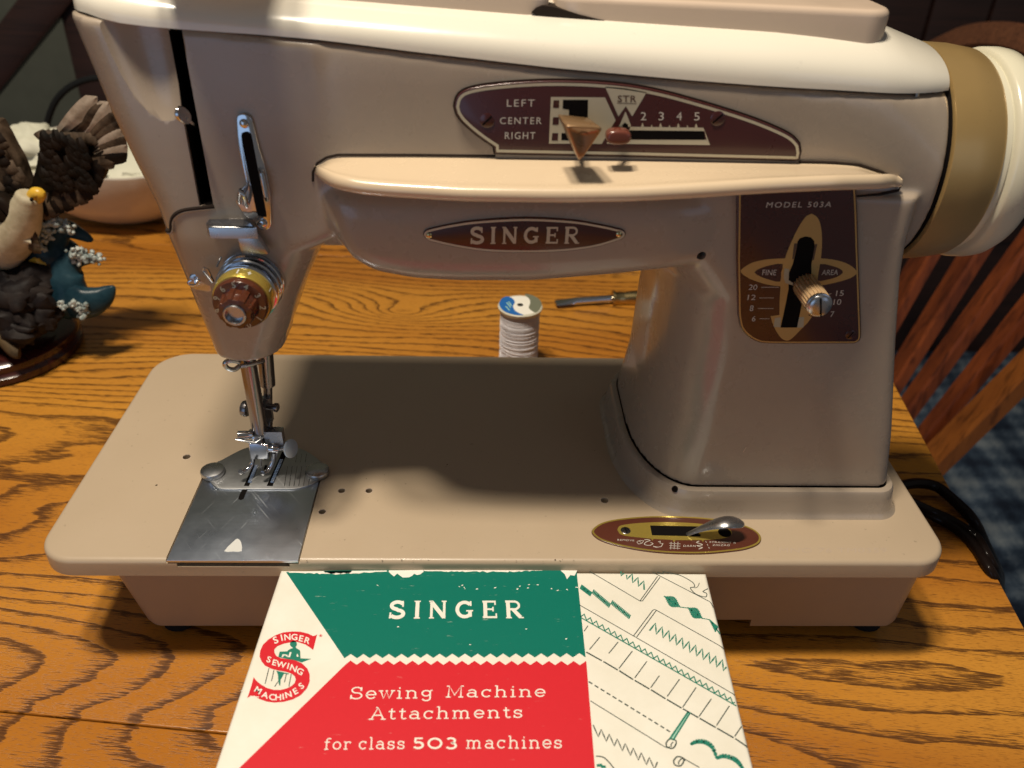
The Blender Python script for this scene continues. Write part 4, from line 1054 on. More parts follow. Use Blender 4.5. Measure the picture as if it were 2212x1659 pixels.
for ang in (92, 70, 20):                    # marks on the gold ring
    a = math.radians(ang); r_ = R1*1.105
    n_ = np.array([math.cos(a), 0, math.sin(a)]); u2 = np.array([math.sin(a), 0, -math.cos(a)])
    q = db+n_*r_
    for (a_, b_) in (((-.02, .52), (.02, .62)),) if ang != 70 else (((-.06, .56), (.06, .58)), ((-.015, .53), (.015, .61))):
        m.add([q+u2*a_[0]+np.array([0, -TL*a_[1], 0]), q+u2*b_[0]+np.array([0, -TL*a_[1], 0]), q+u2*b_[0]+np.array([0, -TL*b_[1], 0]), q+u2*a_[0]+np.array([0, -TL*b_[1], 0])], [(0, 1, 2, 3)])
build('ring_mark', m, MATS['mark_white'], dring)

# ---- face plate seam on the head, scoop lip
m = MB(); pts = smooth_poly([(1035, 1432), (1062, 1432), (1068, 1375), (1085, 1340), (1125, 1312), (1190, 1298), (1335, 1284)], 4, False)
m.tube([P3(a0, x, y, 3.53+max(0, (1100-x))/65*.12) for x, y in pts], .075, 8); build('face_plate_seam', m, MATS['groove'], sm)
m = MB(); m.tube([P3(a0, x+6, y+14, 3.52+max(0, (1100-x))/65*.12) for x, y in pts], .055, 8); build('face_plate_lip', m, MATS['taupe'], sm)

# ---- bars, clamp, needle and presser foot
def PB(x, y, Y): return bk(*fz(x, y), 1, Y)
Yf = 5.35
m = MB(); m.tube([PB(560, -60, 5.75), PB(575, 180, 5.65), PB(700, 900, 5.42)], .335, 24); build('presser_bar', m, MATS['bar_steel'], sm)
m = MB(); m.tube([PB(632, 610, 5.45), PB(632, 610, 5.45)+(PB(705, 920, 5.40)-PB(632, 610, 5.45))], .295, 24); 
m = MB(); m.tube([PB(740, -40, 6.6), PB(775, 420, 6.5)], .33, 20); m.tube([PB(775, 420, 6.5), PB(780, 900, 6.4)], .2, 16); build('needle_bar', m, MATS['dark_steel'], sm)
m = MB(); m.box(PB(715, 760, 6.35), PB(790, 565, 6.1)); q = PB(822, 640, 6.2)
build('bar_block', m, MATS['satin'], sm)
m = MB(); m.lathe([(-.1, .14), (.25, .14), (.25, .2), (.38, .2), (.42, .15)], PB(790, 640, 6.1), (1, -.2, 0), 16); build('block_screw', m, MATS['dark_steel'], sm)
m = MB(); m.lathe([(-.1, .33), (.02, .36), (.14, .33)], PB(560, 660, 5.9), (-1, .25, .0), 36, mod=lambda h, t: 1+.02*math.sin(t*24)); build('lift_screw', m, MATS['dark_steel'], sm)
# thread eye under the head
m = MB(); lo = [(490, 235), (440, 268), (375, 255), (345, 215), (370, 185), (430, 180), (490, 190)]
lo = smooth_poly(lo, 4, False); m.tube([PB(x, y, 5.1-.4*math.sin(i/len(lo)*PI)) for i, (x, y) in enumerate(lo)], .10, 10)
m.tube([PB(480, 238, 5.1), PB(600, 220, 5.3), PB(735, 180, 5.9)], .09, 10); build('thread_eye', m, MATS['satin'], sm)
# needle clamp
m = MB(); m.lathe([(0, .34), (.05, .37), (.45, .37), (.5, .33)], PB(668, 985, 5.35), (.03, .02, 1), 28); build('needle_clamp', m, MATS['satin'], sm)
m = MB(); m.box(PB(780, 995, 5.6), PB(915, 900, 5.2)); o = build('clamp_block', m, MATS['satin'], sm, smooth=False)
m = MB(); m.lathe([(-.35, .13), (-.3, .17), (.0, .19), (.28, .19), (.32, .1)], PB(545, 925, 5.1), (-1, -.15, .05), 20); build('clamp_screw', m, MATS['chrome'], sm)
m = MB(); m.tube([PB(455, 968, 4.9), PB(560, 985, 4.85), PB(655, 1000, 4.95), PB(740, 940, 5.1)], [.06, .08, .09, .05], 10, flat=.6); build('needle_thread_guide', m, MATS['satin'], sm)
# foot
Yt = 4.95
m = MB(); c0 = [PB(576, 1008, Yt), PB(778, 1026, Yt), PB(782, 1172, Yt), PB(600, 1176, Yt)]
m.slab([(p[0], p[2]) for p in c0], (0, Yt, 0), (1, 0, 0), (0, 0, 1), (0, -1, 0), .55, .06, 3); foot = build('presser_foot', m, MATS['chrome'], sm)
m = MB(); a_, b_ = PB(772, 1060, Yt+.15), PB(890, 1068, Yt+.15); m.lathe([(0, .15), (.03, .17), (np.linalg.norm(b_-a_)-.03, .17), (np.linalg.norm(b_-a_), .15)], a_, b_-a_, 24); build('foot_boss', m, MATS['chrome'], foot)
m = MB(); c_ = PB(945, 1062, Yt+.1); m.tube([b_, c_], .075, 12); build('thumb_screw_shaft', m, MATS['chrome'], foot)
cdisc = PB(1008, 1062, Yt+.05)
m = MB(); m.lathe([(-.05, .38), (-.03, .41), (.03, .41), (.045, .38), (.05, .01)], cdisc, (.86, -.42, .28), 36); tsx = build('thumb_screw', m, MATS['nickel_blue_sheen'], foot)
for sx_, ex_ in ((0, 0), (1, 0)):
    pts = [(625, 1150), (622, 1200), (600, 1245), (560, 1280), (510, 1300), (500, 1290)] if sx_ == 0 else [(840, 1100), (830, 1180), (800, 1250), (770, 1290), (735, 1308), (722, 1300)]
    Ys = [Yt+.15, Yt+.15, Yt+.05, Yt-.1, Yt-.25, Yt-.28]
    pp = [PB(x, y, Yy) for (x, y), Yy in zip(pts, Ys)]
    pp = [np.array([p[0], p[1], max(p[2], .22)]) for p in pp]
    m = MB(); m.tube(smooth_poly(pp, 3, False), .11, 10); build('foot_toe', m, MATS['chrome'], foot)
m = MB(); m.tube([PB(870, 1090, Yt+.2), PB(845, 1180, Yt+.2), PB(810, 1260, Yt+.1)], .06, 8); build('foot_bridge', m, MATS['chrome'], foot)
m = MB(); m.tube([PB(705, 1150, 5.0), PB(712, 1265, 5.0)], .035, 8); build('needle', m, MATS['chrome'], sm)

# ================================================================== ATTACHMENT BOX
BZ = -0.50
TLc, TRc, BLc, BRc = bk(606, 1230, 2, BZ), bk(1526, 1237, 2, BZ), bk(463, 1659, 2, BZ), bk(1629, 1659, 2, BZ)
dl = (BLc-TLc)/(BLc-TLc)[1]; dr = (BRc-TRc)/(BRc-TRc)[1]
YBOT = -12.6
BL2 = TLc+dl*(YBOT-TLc[1]); BR2 = TRc+dr*(YBOT-TRc[1])
box = thing('attachments_box', 'green red and cream cardboard attachments box lying in front of the sewing machine', 'box', (0, -6, TZ))
corn = [BL2[:2], BR2[:2], TRc[:2], TLc[:2]]
m = MB(); m.slab([tuple(c) for c in corn], (0, 0, BZ), (1, 0, 0), (0, 1, 0), (0, 0, 1), 3.6, .16, 4); lid_ = build('lid', m, MATS['card_white'], box)
cen = sum(corn)/4
m = MB(); m.slab([tuple(cen+(c-cen)*.985) for c in corn], (0, 0, BZ-.2), (1, 0, 0), (0, 1, 0), (0, 0, 1), BZ-.2-TZ, .1, 2); build('tray', m, MATS['card_edge'], box)
def BX(pts, f=None): return [tuple(bk(*(f(*p) if f else p), 2, BZ)[:2]) for p in pts]
def ext(a, b, y):                            # point on the line a-b (box plane) at world y
    a, b = np.array(a), np.array(b); t = (y-a[1])/(b[1]-a[1]); return tuple(a+(b-a)*t)
# green field with toothed lower edge
k5 = Z2(713.2, 1083, 2.88)
def teeth(x_0, y_0, x_1, y_1, n, amp, up=True):
    out = []
    for i in range(2*n+1):
        t = i/(2*n); out.append((lerp(x_0, x_1, t), lerp(y_0, y_1, t)+(0 if i % 2 == 0 else (-amp))))
    return out
gt = teeth(744, 1422, 1265, 1420, 19, 9)
green = BX([(618, 1236)])+BX([(700, 1233), (900, 1230), (1100, 1230), (1245, 1229)])+BX(gt[::-1])
sheet_z('green_field', [green], BZ+.006, MATS['ink_green'], lid_)
rt = teeth(757, 1427, 1266, 1428, 19, -9)
rl = BX([(746, 1436)])[0]; rl2 = BX([(483, 1655)])[0]
rr1 = BX([(1266, 1436)])[0]; rr2 = BX([(1284, 1655)])[0]
yb_ = YBOT+.1
e1 = ext(rl, rl2, -9.5); e1 = (max(e1[0], BL2[0]+.15), e1[1])
red = BX([(746, 1436)])+BX(rt)+BX([(1267, 1434)])+[ext(rr1, rr2, yb_), (e1[0], yb_), e1]
sheet_z('red_field', [red], BZ+.006, MATS['ink_red'], lid_)
# scuffs along the far edge of the green field
m = MB(); rng = random.Random(8)
def scuff(x_a, x_b, d, ya=None):
    top = []; bot = []
    n = max(3, int(abs(x_b-x_a)/6))
    for i in range(n+1):
        x = lerp(x_a, x_b, i/n); yt = lerp(1236, 1229, (x-618)/627) if ya is None else ya
        top.append((x, yt-1)); bot.append((x+rng.uniform(-2, 2), yt+d*rng.uniform(.25, 1)*math.sin(PI*(i+.35)/(n+.7))+1.2))
    P = BX(top+bot[::-1]); m.add([(p[0], p[1], BZ+.009) for p in P], [tuple(range(len(P)))])
scuff(625, 835, 5); scuff(840, 915, 24); scuff(915, 1210, 5); scuff(1212, 1246, 24); scuff(700, 760, 6)
for k in range(20):
    x = rng.choice([rng.uniform(1085, 1245), rng.uniform(950, 1245), rng.uniform(760, 1245)]); y = rng.uniform(1262, 1275) if k < 15 else rng.uniform(1240, 1400)
    P = BX([(x, y), (x+rng.uniform(1, 5), y+rng.uniform(-1, 1)), (x+rng.uniform(1, 5), y+rng.uniform(1, 3)), (x-1, y+rng.uniform(.6, 2.4))]); m.add([(p[0], p[1], BZ+.009) for p in P], [(0, 1, 2, 3)])
for a, b in (((540, 1504), (560, 1506)), ((520, 1492), (530, 1493))):
    m.ribbon(BX([a, b]), .025, lambda p: (p[0], p[1], BZ+.0095))
o = build('scuff_mark', m, MATS['card_ink_white'], lid_); o['kind'] = 'stuff'
# lettering
m = MB(); put_strokes(m, 'SINGER', BOLD, k5(358, 729), k5(1210, 726), k5(368, 620), 2, BZ+.012, gap=.32); build('lettering', m, MATS['card_ink_white'], lid_)
m = MB()
put_strokes(m, 'Sewing', SLAB, k5(118, 1229), k5(640, 1222), k5(126, 1158), 2, BZ+.012, .095, .10)
put_strokes(m, 'Machine', SLAB, k5(716, 1218), k5(1345, 1214), k5(722, 1150), 2, BZ+.012, .095, .10)
put_strokes(m, 'Attachments', SLAB, k5(243, 1356), k5(1203, 1344), k5(252, 1284), 2, BZ+.012, .095, .10)
put_strokes(m, 'for', SLAB, k5(-42, 1543), k5(132, 1541), k5(-36, 1474), 2, BZ+.012, .095, .10)
put_strokes(m, 'class', SLAB, k5(174, 1541), k5(468, 1539), k5(178, 1470), 2, BZ+.012, .095, .10)
put_strokes(m, 'machines', SLAB, k5(840, 1536), k5(1448, 1534), k5(844, 1462), 2, BZ+.012, .095, .10)
put_strokes(m, '5O3', BOLD, k5(510, 1541), k5(798, 1539), k5(512, 1470), 2, BZ+.012, gap=.12)
build('lettering', m, MATS['card_ink_white'], lid_)
# red S emblem with the seamstress
z8 = Z2(493.7, 1316.6, 7.560)
So = [(1447, 403), (1420, 425), (1380, 435), (1300, 395), (1180, 365), (1050, 360), (900, 375), (780, 415), (650, 490), (560, 580), (515, 680), (508, 770), (540, 850), (600, 920), (700, 970), (820, 1000), (940, 1020), (1030, 1050), (1080, 1090), (1098, 1140), (1080, 1200), (1030, 1250), (950, 1290), (850, 1315), (740, 1315), (620, 1280), (520, 1220), (450, 1160), (410, 1105), (375, 1240), (305, 1450), (340, 1425), (420, 1410), (500, 1460), (620, 1505), (750, 1522), (900, 1510), (1050, 1470), (1180, 1400), (1280, 1290), (1325, 1180), (1325, 1060), (1290, 970), (1200, 880), (1080, 830), (950, 810), (850, 795), (780, 760), (748, 700), (750, 650), (800, 600), (900, 560), (1000, 540), (1120, 530), (1250, 570), (1320, 615), (1383, 662)]
sheet_z('emblem', [BX(So, z8)], BZ+.006, MATS['ink_red'], lid_)
m = MB()
def letters(txt, spec):
    for ch, (x, y, h, rot) in zip(txt, spec):
        v, f = font_mesh(ch, True); xs = [p[0] for p in v]; cx = (min(xs)+max(xs))/2; cap = max(p[1] for p in font_mesh('H', True)[0])
        k = h/cap; a = math.radians(rot); out = []
        for px, py in v:
            lx, ly = (px-cx)*k*1.12, (py-cap/2)*k
            out.append((x+lx*math.cos(a)-ly*math.sin(a), y-(lx*math.sin(a)+ly*math.cos(a))))
        P = BX(out, z8); m.add([(p[0], p[1], BZ+.010) for p in P], f)
letters('SINGER', [(768, 500, 108, 24), (868, 462, 100, 12), (962, 452, 96, 4), (1075, 450, 96, -4), (1188, 474, 98, -12), (1290, 508, 96, -20)])
letters('SEWING', [(660, 818, 96, -18), (752, 868, 94, -14), (862, 900, 94, -12), (974, 924, 94, -14), (1062, 960, 100, -20), (1168, 1012, 100, -26)])
letters('MACHINES', [(485, 1320, 96, -32), (598, 1398, 96, -18), (712, 1432, 96, -8), (812, 1434, 96, 0), (892, 1424, 96, 6), (978, 1390, 96, 14), (1092, 1336, 98, 28), (1188, 1248, 98, 42)])
build('lettering', m, MATS['card_ink_white'], lid_)
gp = [[(1060+58*math.cos(a), 566+54*math.sin(a)) for a in [2*PI*k/16 for k in range(16)]],
      [(1040, 600), (1094, 600), (1100, 625), (1170, 672), (1175, 790), (1180, 800), (1350, 808), (1195, 866), (1075, 830), (950, 808), (812, 778), (835, 690), (960, 685), (975, 665), (1010, 645), (1048, 632)],
      [(780, 1003), (990, 1050), (970, 1062), (905, 1050), (880, 1100), (850, 1150), (845, 1245), (830, 1240), (812, 1160), (806, 1060)]]
polys = [BX(p, z8) for p in gp]; m = MB()
for k, pp in enumerate(polys): m.add([(p[0], p[1], BZ+.006+.002*k) for p in pp], [tuple(range(len(pp)))])
build('emblem_figure', m, MATS['ink_thin_green'], lid_)
m = MB()
for a, b in (((660, 960), (597, 1215)), ((742, 990), (702, 1170)), ((945, 1050), (915, 1190)), ((1025, 1055), (985, 1262)), ((820, 1165), (752, 1262)), ((838, 1160), (832, 1240))):
    m.ribbon(BX([a, b], z8), .03, lambda p: (p[0], p[1], BZ+.0058))
build('emblem_leg', m, MATS['ink_grey'], lid_)
m = MB()
P = BX([(880, 735), (930, 735), (960, 745), (975, 770), (1000, 700), (1030, 700), (1005, 785), (950, 775), (935, 755), (905, 755), (890, 782), (868, 778)], z8); m.add([(p[0], p[1], BZ+.011) for p in P], [tuple(range(len(P)))])
P = BX([(1125, 722), (1145, 765), (1128, 778), (1108, 765)], z8); m.add([(p[0], p[1], BZ+.011) for p in P], [(0, 1, 2, 3)])
build('emblem_highlight', m, MATS['card_ink_white'], lid_)
m = MB()
for k in range(3):
    a = PI*k/3+.2; m.ribbon(BX([(1505-30*math.cos(a), 428-28*math.sin(a)), (1505+30*math.cos(a), 428+28*math.sin(a))], z8), .02, lambda p, k=k: (p[0], p[1], BZ+.006+.001*k))
build('asterisk', m, MATS['ink_red'], lid_)
# stitch drawings on the cream panel
z9 = Z2(1261.8, 1228.9, 3.857)
mg, mk, mm_ = MB(), MB(), MB()
ctr = [0]
def stroke(mb_, pts, w_, clip=True):
    ctr[0] += 1; zz = BZ+.006+.0008*(ctr[0] % 5)
    P = BX(pts, z9)
    def okp(p):
        t = (p[1]-TRc[1])/(BR2[1]-TRc[1]); xr = lerp(TRc[0], BR2[0], t); return p[0] < xr-.05 and p[1] < TLc[1]-.05 and p[1] > YBOT+.1
    run = []
    for p in P:
        if okp(p): run.append(p)
        else:
            if len(run) > 1: mb_.ribbon(run, w_, lambda p: (p[0], p[1], zz))
            run = []
    if len(run) > 1: mb_.ribbon(run, w_, lambda p: (p[0], p[1], zz))
def line(mb_, a, b, w_=.032, n=24): stroke(mb_, [(lerp(a[0], b[0], k/n), lerp(a[1], b[1], k/n)) for k in range(n+1)], w_)
def zig(mb_, a, b, n, amp, w_=.05, dirv=(-.42, -1)):
    pts = []
    for k in range(2*n+1):
        t = k/(2*n); s_ = 0 if k % 2 == 0 else 1
        for f_ in ((0,) if k == 0 else (.5, 1)):
            pass
        pts.append((lerp(a[0], b[0], t)+s_*amp*dirv[0], lerp(a[1], b[1], t)+s_*amp*dirv[1]))
    dense = []
    for i in range(len(pts)-1):
        for f_ in (0, .5): dense.append((lerp(pts[i][0], pts[i+1][0], f_), lerp(pts[i][1], pts[i+1][1], f_)))
    dense.append(pts[-1]); stroke(mb_, dense, w_)
line(mk, (-40, -30), (465, 268)); line(mk, (465, 268), (612, 62)); line(mk, (485, 268), (632, 70)); line(mk, (465, 268), (485, 268), n=2)
zig(mg, (260, 30), (500, 175), 5, 60, .06, (.35, -1))
line(mk, (545, 15), (1030, 265)); stroke(mk, smooth_poly([(1030, 265), (1055, 282), (1075, 320)], 4, False), .03)
stroke(mk, smooth_poly([(560, 12), (650, 40), (660, 25), (700, 32), (800, 55), (900, 110), (920, 150), (885, 160), (930, 210), (1010, 235), (1020, 205), (990, 190), (1030, 165)], 4, False), .035)
stroke(mk, smooth_poly([(960, 118), (945, 150), (920, 160)], 4, False), .025)
def brush(mb_, a, b, n, amp, w_=.05):        # dense satin stitch
    for k in range(n+1):
        t = k/n; x, y = lerp(a[0], b[0], t), lerp(a[1], b[1], t); am = amp(t)
        stroke(mb_, [(x-am*.45, y+am), (x+am*.45, y-am)], w_)
    stroke(mb_, [(lerp(a[0], b[0], k/12), lerp(a[1], b[1], k/12)) for k in range(13)], .05)
for a, b in (((-25, 150), (55, 210)), ((75, 190), (210, 305)), ((232, 280), (378, 400))): brush(mg, a, b, 13, lambda t: 17)
brush(mg, (670, 230), (800, 318), 13, lambda t: 4+34*math.sin(PI*t)**1.5); line(mg, (800, 318), (870, 328), .04, 6)
brush(mg, (865, 325), (985, 412), 12, lambda t: 4+34*math.sin(PI*t)**1.5); line(mg, (985, 412), (1050, 425), .04, 6)
brush(mg, (1045, 425), (1130, 540), 12, lambda t: 4+30*t)
line(mk, (-40, 300), (430, 570)); line(mk, (430, 570), (1220, 1030)); stroke(mk, smooth_poly([(1220, 1030), (1255, 1052), (1280, 1080)], 4, False), .03)
line(mk, (412, 558), (572, 345)); line(mk, (438, 568), (600, 348)); stroke(mk, smooth_poly([(572, 345), (588, 338), (602, 345)], 3, False), .03)
line(mk, (602, 345), (1120, 635)); stroke(mk, smooth_poly([(1120, 635), (1160, 665), (1175, 700)], 4, False), .03)
zig(mg, (545, 515), (1215, 880), 12, 78, .06, (.28, -1))
line(mg, (-30, 405), (1290, 1155), .045, 60); zig(mg, (-30, 400), (1290, 1150), 26, 36, .045, (.15, -1))
for a, b in (((0, 520), (32, 475)), ((45, 672), (130, 570)), ((205, 705), (283, 610)), ((290, 830), (402, 685)), ((422, 908), (523, 770)), ((555, 990), (627, 890)), ((692, 1063), (795, 920)), ((820, 1155), (933, 988)), ((958, 1230), (1060, 1083)), ((1103, 1305), (1210, 1142)), ((1255, 1395), (1330, 1285))): line(mk, a, b, .035, 4)
seg = [(10, 690), (152, 768), (284, 845), (412, 925), (548, 1003), (682, 1085), (815, 1162), (955, 1242), (1100, 1325), (1250, 1410), (1385, 1500)]
for a, b in zip(seg[:-1], seg[1:]): line(mk, (a[0]+8, a[1]+4), (b[0]-4, b[1]-2), .055, 6)
for k in range(14):
    t0, t1 = k/14, (k+.62)/14; line(mk, (lerp(38, 735, t0), lerp(940, 1370, t0)), (lerp(38, 735, t1), lerp(940, 1370, t1)), .05, 2)
line(mk, (52, 1100), (650, 1470)); stroke(mk, smooth_poly([(650, 1470), (690, 1490), (715, 1480)], 3, False), .03)
line(mg, (868, 1190), (712, 1420), .06, 4); line(mg, (885, 1196), (742, 1428), .05, 4); line(mm_, (876, 1196), (728, 1424), .09, 4)
for cx_, cy__ in ((722, 1458), (785, 1605)):
    stroke(mk, smooth_poly([(cx_-40, cy__-5), (cx_-10, cy__-40), (cx_+40, cy__-28), (cx_+42, cy__+5), (cx_+15, cy__+38), (cx_-30, cy__+28), (cx_-40, cy__-5)], 3, False), .045)
    stroke(mk, smooth_poly([(cx_+20, cy__-15), (cx_+2, cy__+5), (cx_+5, cy__+28)], 3, False), .035)
zig(mk, (75, 1300), (610, 1610), 8, -80, .045, (-.12, -1))
stroke(mk, smooth_poly([(98, 1560), (160, 1570), (215, 1620), (260, 1680)], 4, False), .04)
line(mk, (825, 1578), (960, 1655)); stroke(mk, smooth_poly([(800, 1590), (825, 1578), (840, 1600)], 3, False), .035)
stroke(mg, [(105, 1640), (140, 1635), (150, 1650), (180, 1650)], .09)
def curve_brush(pts, am, n=34):
    P = smooth_poly(pts, 10, False)
    for k in range(n+1):
        i = min(len(P)-2, int(k/n*(len(P)-1))); d = P[i+1]-P[i]; d = d/(np.linalg.norm(d)+1e-9); nn = np.array([-d[1], d[0]]); a = am*(.35+.65*math.sin(PI*(k/n))**.5)
        stroke(mg, [tuple(P[i]-nn*a), tuple(P[i]+nn*a)], .05)
    stroke(mg, P, .07)
curve_brush([(890, 1462), (940, 1440), (1010, 1445), (1070, 1490), (1105, 1580)], 20, 26)
curve_brush([(1105, 1580), (1160, 1560), (1240, 1580), (1290, 1620), (1330, 1680)], 20, 26)
build('stitch_drawing', mg, MATS['ink_thin_green'], lid_); build('stitch_drawing', mk, MATS['ink_grey'], lid_); build('stitch_drawing', mm_, MATS['ink_mint'], lid_)

# ================================================================== SPOOL
SX, SY, SR = 1.51, 23.75, 1.44
STZ = -1.2
spool = thing('thread_spool', 'spool of white thread with blue white and grey paper disc on top', 'spool', (SX, SY, TZ))
m = MB(); m.lathe([(0, SR*.97), (.12, SR), (.35, SR*.96), (.42, SR*.8)], (SX, SY, TZ), (0, 0, 1), 48); build('flange', m, MATS['spool_plastic'], spool); m = MB()
m.lathe([(-.36, SR*.8), (-.28, SR*.96), (-.06, SR), (0, SR*.96)], (SX, SY, STZ), (0, 0, 1), 48); build('flange', m, MATS['spool_plastic'], spool)
m = MB(); prof = []; n = 46; h0, h1 = TZ+.3, STZ-.2
for k in range(n+1):
    t = k/n; prof.append((lerp(0, h1-h0, t), SR*(.80+.05*math.sin(PI*t)**.5)))
m.lathe(prof, (SX, SY, h0), (0, 0, 1), 64); core = build('thread_winding', m, MATS['thread'], spool)
m = MB(); rng = random.Random(2)
for k in range(84):
    z0 = lerp(h0+.12, h1-.18, (k+.5)/84); tl = rng.uniform(-.16, .16)*(1.0 if k < 44 else .2); ph = rng.uniform(0, 6.28)
    r_ = SR*.845+rng.uniform(-.005, .05)
    m.tube([(SX+r_*math.cos(a), SY+r_*math.sin(a), z0+tl*math.sin(a+ph)) for a in [2*PI*j/32 for j in range(33)]], rng.uniform(.020, .032), 5, False)
o = build('thread_strand', m, MATS['thread'], spool); o['kind'] = 'stuff'
z10 = Z2(1900/1.8228, 1120/1.8228, 2212/700*1.8228)
def SPT(pts): return [tuple(bk(*z10(*p), 2, STZ)[:2]) for p in pts]
m = MB(); m.lathe([(0, SR*.88), (.004, SR*.88)], (SX, SY, STZ), (0, 0, 1), 48); build('paper_disc', m, MATS['card_ink_white'], spool)
blue = smooth_poly(SPT([(318, 150), (380, 180), (402, 225), (380, 270), (400, 320), (450, 355), (512, 382), (420, 382), (310, 355), (240, 310), (208, 250), (225, 195), (265, 160)]), 3)
grey = smooth_poly(SPT([(520, 122), (600, 130), (680, 165), (728, 215), (732, 270), (700, 325), (655, 350), (600, 320), (575, 285), (592, 230), (580, 180)]), 3)
sheet_z('disc_print', [blue], STZ+.008, MATS['ink_blue'], spool); sheet_z('disc_print', [grey], STZ+.008, MATS['ink_olive'], spool)
m = MB()
for a, b in (((300, 225), (350, 290)), ((288, 270), (335, 325)), ((325, 215), (362, 270))): m.ribbon(SPT([a, b]), .07, lambda p: (p[0], p[1], STZ+.012))
build('disc_mark', m, MATS['ink_mint'], spool)
m = MB(); hc = SPT([(468, 255)])[0]; m.lathe([(0, .2), (.004, .2)], (hc[0], hc[1], STZ+.01), (0, 0, 1), 20); build('spool_hole', m, MATS['black'], spool)

# ================================================================== SCREWDRIVER
A = bk(1200, 654, 2, TZ+.35); B = bk(1322, 645, 2, TZ+.4); D = bk(1390, 642, 2, TZ+.45); dv = (D-B)/np.linalg.norm(D-B); dv[2] = 0
sd = thing('screwdriver', 'small flat screwdriver with brass coloured handle lying behind the sewing machine', 'screwdriver', tuple(A[:2])+(TZ,))
L1 = np.linalg.norm(B-A)
m = MB(); rings = []
u_ = (B-A)/L1; v_ = np.cross([0, 0, 1], u_)
for t, hw_, hh in ((0, .46, .05), (.08, .48, .08), (.27, .42, .22), (.36, .31, .30), (1.0, .31, .30)):
    c_ = A+u_*L1*t; rings.append([c_+v_*hw_*math.cos(a)+np.array([0, 0, hh*math.sin(a)]) for a in [2*PI*k/12 for k in range(12)]])
m.loft(rings); build('blade', m, MATS['chrome'], sd)
m = MB(); m.lathe([(0, .38), (.03, .62), (.2, .62), (.3, .54), (1.0, .50), (1.7, .56), (2.6, .60), (7, .62), (8.2, .58), (8.5, .4)], B-dv*.02, dv, 28); build('handle', m, MATS['brass_handle'], sd)

# ================================================================== POWER CORDS
z11 = Z2(3400/1.8228, 1800/1.8228, 1498/632*1.8228)
def cord(name, pts, r, label, grp=None, tail=None):
    P = [bk(*z11(x, y), 2, z) for x, y, z in pts]
    if tail: P = tail+P
    t = thing(name, label, 'cord', tuple(P[0][:2])+(TZ,), grp)
    m = MB(); m.tube(smooth_poly(P, 6, False), r, 12); build('cable', m, MATS['cord'], t)
    return P
t0 = [np.array([18.2, 12.5, TZ+1.6]), np.array([19.2, 11.8, TZ+1.5])]
cord('power_cord', [(330, 270, TZ+1.3), (460, 245, TZ+1.0), (590, 250, TZ+.7), (700, 285, TZ+.55), (800, 365, TZ+.5), (900, 455, TZ+.4), (990, 545, TZ+.3), (1060, 650, TZ-.2), (1110, 760, TZ-1.2), (1165, 880, TZ-2.5), (1220, 990, TZ-4), (1262, 1090, TZ-6), (1268, 1190, TZ-8), (1266, 1290, TZ-12), (1250, 1420, TZ-22)], .30, 'upper dark brown power cord arching from the machine over the table edge', 'brown power cords over the table edge')
cord('power_cord', [(420, 410, TZ+1.4), (520, 455, TZ+1.0), (640, 510, TZ+.6), (760, 560, TZ+.45), (880, 625, TZ+.4), (980, 690, TZ+.4), (1070, 770, TZ+.3), (1125, 860, TZ+.3), (1172, 950, TZ+.1), (1217, 1040, TZ-.5), (1256, 1130, TZ-2), (1272, 1210, TZ-5), (1270, 1320, TZ-11)], .26, 'lower dark brown power cord crossing the table from under the bed corner', 'brown power cords over the table edge')
cord('power_cord', [(440, 440, TZ+.9), (540, 490, TZ+.6), (640, 545, TZ+.4), (760, 605, TZ+.3), (880, 680, TZ+.3), (970, 755, TZ+.3), (1040, 835, TZ+.3), (1088, 905, TZ+.3), (1134, 985, TZ+.3), (1184, 1062, TZ+.2), (1228, 1140, TZ-.3), (1264, 1210, TZ-2), (1278, 1270, TZ-6)], .26, 'third dark brown cord lying closest to the machine bed corner', 'brown power cords over the table edge')

# ================================================================== CHAIR on the right
chair = thing('windsor_chair', 'orange brown wooden chair with arched back and fanned slats right of the table', 'chair', (48, 45, FLOORZ))
CP = np.array([39.9, 27.2, -22.4]); cn = np.cross(tv, np.array([.30, -.03, 1.0])); cn /= -np.linalg.norm(cn)
z12 = lambda x, y: (1444+x/2.88, 494+y/2.88)
def CB(x, y, off=0.0): return bkp(x, y, CP+cn*off, cn)
def slat(name, a, b, wd, mat, th=1.6, bulge=0):
    # flat slat between two picture points of the back plane
    A, B = CB(*a), CB(*b); ax = (B-A)/np.linalg.norm(B-A); side = np.cross(ax, cn); side /= np.linalg.norm(side)
    m = MB(); rings = []
    for k in range(9):
        t = k/8; c_ = A+(B-A)*t; w_ = wd*(1+.12*math.sin(PI*t))/2
        rings.append([c_+side*w_*sx+cn*th/2*sy for sx, sy in ((-1, -.7), (-.8, -1), (.8, -1), (1, -.7), (1, .7), (.8, 1), (-.8, 1), (-1, .7))])
    m.loft(rings); return build(name, m, mat, chair)
cw = MATS['chair_wood']
def quad_slat(name, pa, pb, pc, pd, th, parent=chair, mat=cw, curve=None):
    # pa-pb lower end, pd-pc upper end (picture readings); front face on the back plane, body behind it
    A, B, Cc, Dd = [CB(*z12(*p)) if not isinstance(p[0], np.ndarray) else p for p in (pa, pb, pc, pd)]
    m = MB(); rings = []
    for k in range(7):
        t = k/6; l, r = A+(Dd-A)*t, B+(Cc-B)*t; w_ = (r-l)
        rings.append([l+w_*.0-cn*.25, l+w_*.08, r-w_*.08, r-cn*.25, r-cn*th, l-cn*th])
    m.loft(rings); return build(name, m, mat, parent)
zq = lambda x, y: (1892.7+x/2.882, 493.7+y/2.882)
def z12(x, y): return zq(x, y)
